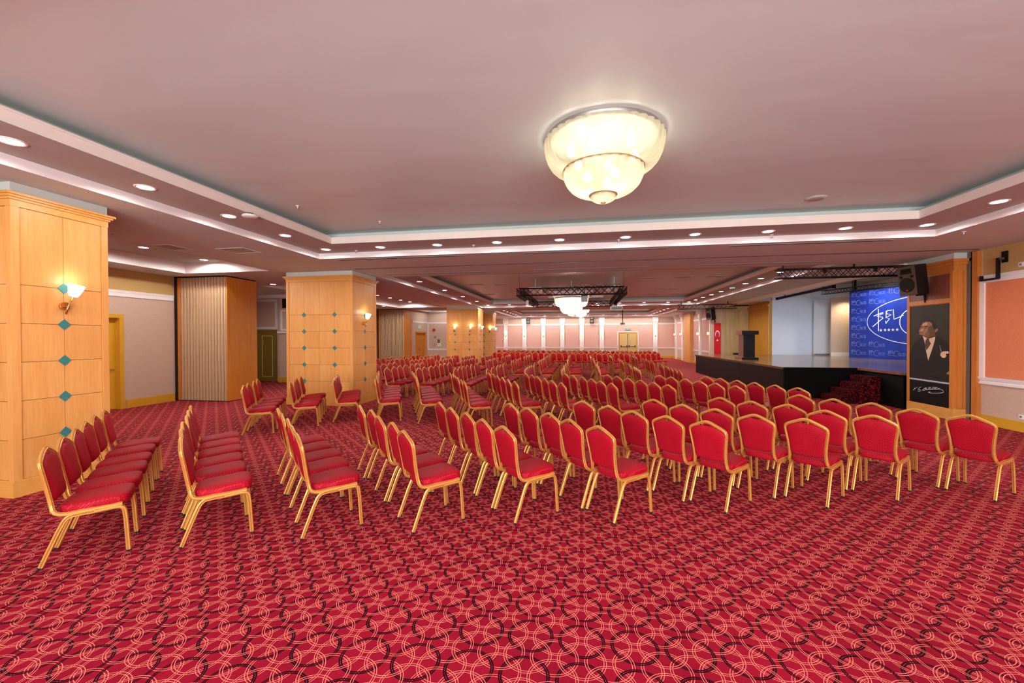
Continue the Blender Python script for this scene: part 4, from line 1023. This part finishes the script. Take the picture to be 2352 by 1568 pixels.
# ------------------------------------------------------------------ banquet chairs
PROF = [((.0168 if i % 2 == 0 else .0122)*math.cos(math.pi*(i+.5)/6), (.0168 if i % 2 == 0 else .0122)*math.sin(math.pi*(i+.5)/6)) for i in range(12)]
PROF4 = [(.014,-.012),(.014,.012),(-.011,.011),(-.011,-.011)]
def smooth_path(pts, it=1):
    for _ in range(it):
        q = [pts[0]]
        for a, b in zip(pts[:-1], pts[1:]):
            q.append(tuple(.75*a[k]+.25*b[k] for k in range(3))); q.append(tuple(.25*a[k]+.75*b[k] for k in range(3)))
        q.append(pts[-1]); pts = q
    return pts
def frame_path(it):
    right = [(.19,.207,.412),(-.05,.205,.405),(-.165,.202,.398),(-.218,.196,.425),(-.232,.180,.50),(-.252,.186,.62),(-.272,.207,.755),(-.281,.213,.803),(-.286,.201,.833),(-.294,.113,.872)]
    pts = right+[(-.300,.028,.906),(-.300,-.028,.906)]+[(x,-y,z) for x, y, z in reversed(right)]
    return smooth_path(pts, it)
def leg_path(front, s_, it):
    if front: p = [(.02,.206,.386),(.14,.207,.394),(.188,.208,.39),(.207,.209,.35),(.222,.213,.10),(.227,.214,.018)]
    else: p = [(.02,.206,.386),(-.085,.204,.385),(-.135,.204,.375),(-.168,.205,.325),(-.262,.209,.08),(-.285,.210,.018)]
    p = smooth_path(p, it)
    dx = (p[-1][0]-p[-2][0])/(p[-1][2]-p[-2][2])
    p.append((p[-1][0]-dx*.018, p[-1][1], 0.0))
    return [(x, y*s_, z) for x, y, z in p]
def seat_mb(n, layers):
    m_ = MB(); rings = []
    def outl(sc, z):
        o = []
        for i in range(n):
            a = 2*math.pi*i/n; c, s_ = math.cos(a), math.sin(a)
            ex_ = .42
            x = math.copysign(abs(c)**ex_, c); y = math.copysign(abs(s_)**ex_, s_)
            w = .205+.008*x
            o.append((.018+.218*x*sc, y*w*sc, z+(.012*x if z > .44 else .006*x)))
        return o
    vs = []; fs = []
    for sc, z in layers: vs += outl(sc, z)
    k = len(layers)
    for r_ in range(k-1):
        for i in range(n): fs.append((r_*n+i, r_*n+(i+1) % n, (r_+1)*n+(i+1) % n, (r_+1)*n+i))
    fs.append(tuple(range(n-1,-1,-1))); fs.append(tuple((k-1)*n+i for i in range(n)))
    return m_.add(vs, fs, 0, True)
def back_x(z): return -.232-(z-.5)*.17
def back_mb(layers, fine=True):
    half = [(.0,.497),(.10,.499),(.15,.507),(.165,.53),(.171,.60),(.184,.70),(.197,.778),(.195,.803),(.177,.823),(.11,.851),(.055,.872),(.035,.862),(.0,.856)]
    if not fine: half = [(.0,.497),(.15,.505),(.175,.55),(.197,.77),(.172,.815),(.05,.874),(0,.860)]
    out_ = half+[(-y, z) for y, z in reversed(half[1:-1])]
    n = len(out_); cz = .69; vs = []; fs = []
    for sc, dx in layers:
        for y, z in out_: vs.append((back_x(z)+dx, y*sc, cz+(z-cz)*sc))
    k = len(layers)
    for r_ in range(k-1):
        for i in range(n): fs.append((r_*n+i, r_*n+(i+1) % n, (r_+1)*n+(i+1) % n, (r_+1)*n+i))
    fs.append(tuple(range(n-1,-1,-1))); fs.append(tuple((k-1)*n+i for i in range(n)))
    return MB().add(vs, fs, 0, True)
SEAT_L = [(.9,.402),(.985,.408),(1,.425),(1,.452),(.975,.468),(.9,.478),(.7,.486),(.4,.49)]
BACK_L = [(.6,-.020),(.9,-.018),(.98,-.013),(1,-.006),(1,.008),(.97,.018),(.88,.028),(.6,.034)]
ME = {}
ME['seat'] = seat_mb(32, SEAT_L).mesh('seat', 'fabric_seat')
ME['backrest'] = back_mb(BACK_L).mesh('backrest', 'fabric_back')
ME['frame'] = MB().sweep(frame_path(1), PROF, s0=(0,1,0)).mesh('frame', 'gold_frame')
ME['bar'] = MB().tube([(-.16,-.2,.402),(-.16,.2,.402)], .011, 8).tube([(.17,-.2,.404),(.17,.2,.404)], .011, 8).mesh('crossbar', 'gold_frame')
LEGS = []
for front in (True, False):
    for s_ in (1, -1):
        LEGS.append(MB().sweep(leg_path(front, s_, 1), PROF, s0=(0,s_,0), mi_last=1).mesh('leg', ['gold_frame','black_rubber']))
def far_frame():
    m_ = MB().sweep(frame_path(0), PROF4, s0=(0,1,0))
    for front in (True, False):
        for s_ in (1, -1): m_.sweep(leg_path(front, s_, 0), PROF4, s0=(0,s_,0))
    return m_
ME['seat_far'] = seat_mb(16, [SEAT_L[i] for i in (0,2,3,5,7)]).mesh('seat', 'fabric_far')
ME['back_far'] = back_mb([BACK_L[i] for i in (0,2,4,6,7)], False).mesh('backrest', 'fabric_far')
ME['frame_far'] = far_frame().mesh('frame', 'gold_frame')
YS = .93
for me_ in [ME['frame']]+LEGS: me_.polygons.foreach_set('use_smooth', [False]*len(me_.polygons))
for me_ in [ME[k] for k in ('seat','backrest','frame','bar','seat_far','back_far','frame_far')]+LEGS: me_.transform(Matrix.Diagonal((1, YS, 1, 1)))
def make_proto(near):
    t = empty('banquet_chair')
    if near:
        obj('seat', ME['seat'], t); obj('backrest', ME['backrest'], t); obj('frame', ME['frame'], t); obj('crossbar', ME['bar'], t)
        for m_ in LEGS: obj('leg', m_, t)
    else:
        obj('seat', ME['seat_far'], t); obj('backrest', ME['back_far'], t); obj('frame', ME['frame_far'], t)
    return t
PROTO = {True: make_proto(True), False: make_proto(False)}
USED = {True: False, False: False}
def chair(ax, ay, ang, near, label, group):
    """ax, ay: floor point under the top of the backrest; ang: facing direction in degrees"""
    p = PROTO[near]
    t = p if not USED[near] else copy_tree(p)
    USED[near] = True
    a = math.radians(ang)
    t.location = (ax+.30*math.cos(a), ay+.30*math.sin(a), 0); t.rotation_euler = (0, 0, a)
    tag(t, label, 'chair', group)
AROWS = [(45,[(-4.30,2.72),(-4.56,2.99),(-4.86,3.29),(-5.16,3.58),(-5.54,3.95),(-5.77,4.20)]),
 (45,[(-3.52,3.18),(-3.85,3.48),(-4.14,3.76),(-4.46,4.10),(-4.76,4.40),(-5.06,4.71)]),
 (44,[(-2.60,3.48),(-2.88,3.78),(-3.17,4.10),(-3.46,4.38),(-3.76,4.69)]),
 (42,[(-1.67,3.75),(-1.95,4.10),(-2.23,4.37),(-2.55,4.78),(-2.79,5.00)]),
 (40,[(-0.77,4.09),(-1.05,4.40),(-1.34,4.77),(-1.61,5.06),(-1.92,5.49)]),
 (39,[(0.17,4.24),(-0.11,4.53),(-0.37,4.89),(-0.65,5.19),(-0.93,5.51)]),
 (45,[(1.30,4.66),(0.97,4.88),(0.64,5.14),(0.35,5.52),(0.02,5.88)]),
 (47,[(2.38,4.95),(1.95,5.14),(1.63,5.47),(1.31,5.76),(1.00,6.19)]),
 (44,[(3.24,5.28),(2.89,5.55),(2.67,5.97),(2.32,6.18),(2.00,6.50)]),
 (33,[(4.30,5.46),(4.03,5.83),(3.82,6.26),(3.53,6.58),(3.28,6.98)])]
for r_, (ang, pts) in enumerate(AROWS):
    q = [pts[0]]
    for x, y in pts[1:]:
        d_ = math.hypot(x-q[-1][0], y-q[-1][1]); f_ = max(1.0, .428/d_) if d_ < .428 else (1.0 if d_ < .5 else .5/d_+.25*(1-.5/d_))
        q.append((q[-1][0]+(x-q[-1][0])*f_, q[-1][1]+(y-q[-1][1])*f_))
    for i, (x, y) in enumerate(q):
        chair(x, y, ang+random.uniform(-2,2), True, 'red gold-framed chair, %s from camera in %s row from left, foreground block' % (ORD[i+1], ORD[r_+1]), 'chairs of the foreground block')
BROWS = [(4,-6.24,6.88,121),(4,-5.80,7.57,119),(4,-5.27,8.24,118),(6,-4.36,8.37,115.5),(6,-3.41,8.37,115.5),(6,-2.30,8.13,115.5),(6,-1.34,8.30,115.5),(6,-.40,8.20,115.5),(6,.58,8.24,115.5),(6,1.57,8.10,115.5),(6,2.74,8.10,115.5),(6,3.70,7.92,115.5)]
for r_, (n, x, y, th) in enumerate(BROWS):
    d = (math.cos(math.radians(th)), math.sin(math.radians(th)))
    for i in range(n):
        chair(x+d[0]*.445*i+random.uniform(-.02,.02), y+d[1]*.445*i+random.uniform(-.015,.015), th-90+random.uniform(-2.5,2.5), True,
              'red gold-framed chair, %s from camera in %s row from left, second block' % (ORD[i+1], ORD[r_+1]), 'chairs of the second block')
CX = [-6.7,-5.7,-4.68,-3.58,-2.62,-1.57,-.53,.5,1.55,2.55]
for r_, x in enumerate(CX):
    for i in range(7):
        chair(x+random.uniform(-.03,.03), 11.6+.453*i+random.uniform(-.02,.02), random.uniform(-3,3), True,
              'red gold-framed chair, %s from near end in %s row from left, third block' % (ORD[i+1], ORD[r_+1]), 'chairs of the third block')
DX = [-8.6,-7.7,-6.67,-5.65,-4.62,-3.64,-2.61,-1.57,-.53,.5,1.52,2.55]
for r_, x in enumerate(DX):
    for i in range(6):
        chair(x+random.uniform(-.03,.03), 15.78+.45*i+random.uniform(-.02,.02), random.uniform(-3,3), False,
              'red gold-framed chair, %s from near end in %s row from left, fourth block' % (ORD[i+1], ORD[r_+1]), 'chairs of the fourth block')
EXX = [-8.5,-7.5,-6.42,-5.52,-4.58,-3.6,-2.6,-1.58,-.56,.42,1.36,2.4]
for r_, x in enumerate(EXX):
    for i in range(6):
        chair(x+random.uniform(-.03,.03), 18.85+.47*i+random.uniform(-.02,.02), -1+random.uniform(-3,3), False,
              'red gold-framed chair, %s from near end in %s row from left, fifth block' % (ORD[i+1], ORD[r_+1]), 'chairs of the fifth block')
# farthest rows, beyond three hundred chairs: one joined object
fv = MB()
src = [(seat_mb(12, [SEAT_L[i] for i in (0,2,3,7)]), 0), (back_mb([BACK_L[i] for i in (0,3,5,7)], False), 0), (far_frame(), 1)]
def far_chair(ax, ay, ang):
    a = math.radians(ang); c, s_ = math.cos(a), math.sin(a); ox, oy = ax+.3*c, ay+.3*s_
    for m_, mi in src:
        fv.add([(ox+x*c-y*YS*s_, oy+x*s_+y*YS*c, z) for x, y, z in m_.v], m_.f, mi, True)
for k in range(8):
    sx, sy = 2.35-1.42*k, 22.85+.22*k
    for i in range(7):
        x, y = sx+.32*i, sy+.32*i
        if -7.0 < x and not (x < -5.3 and 22.9 < y < 29.6): far_chair(x+random.uniform(-.02,.02), y, -45+random.uniform(-3,3))
for k in range(9):
    sx, sy = 3.6-1.42*k, 26.6+.15*k
    for i in range(8):
        x, y = sx+.32*i, sy+.32*i
        if -7.0 < x < 4.6 and not (x < -5.3 and y < 29.6): far_chair(x+random.uniform(-.02,.02), y, -45+random.uniform(-3,3))
tag(fv.build('banquet_chair_rows', ['fabric_far','gold_frame']), 'farthest dense rows of red chairs turned towards the stage before the far wall', 'chairs', kind='stuff')
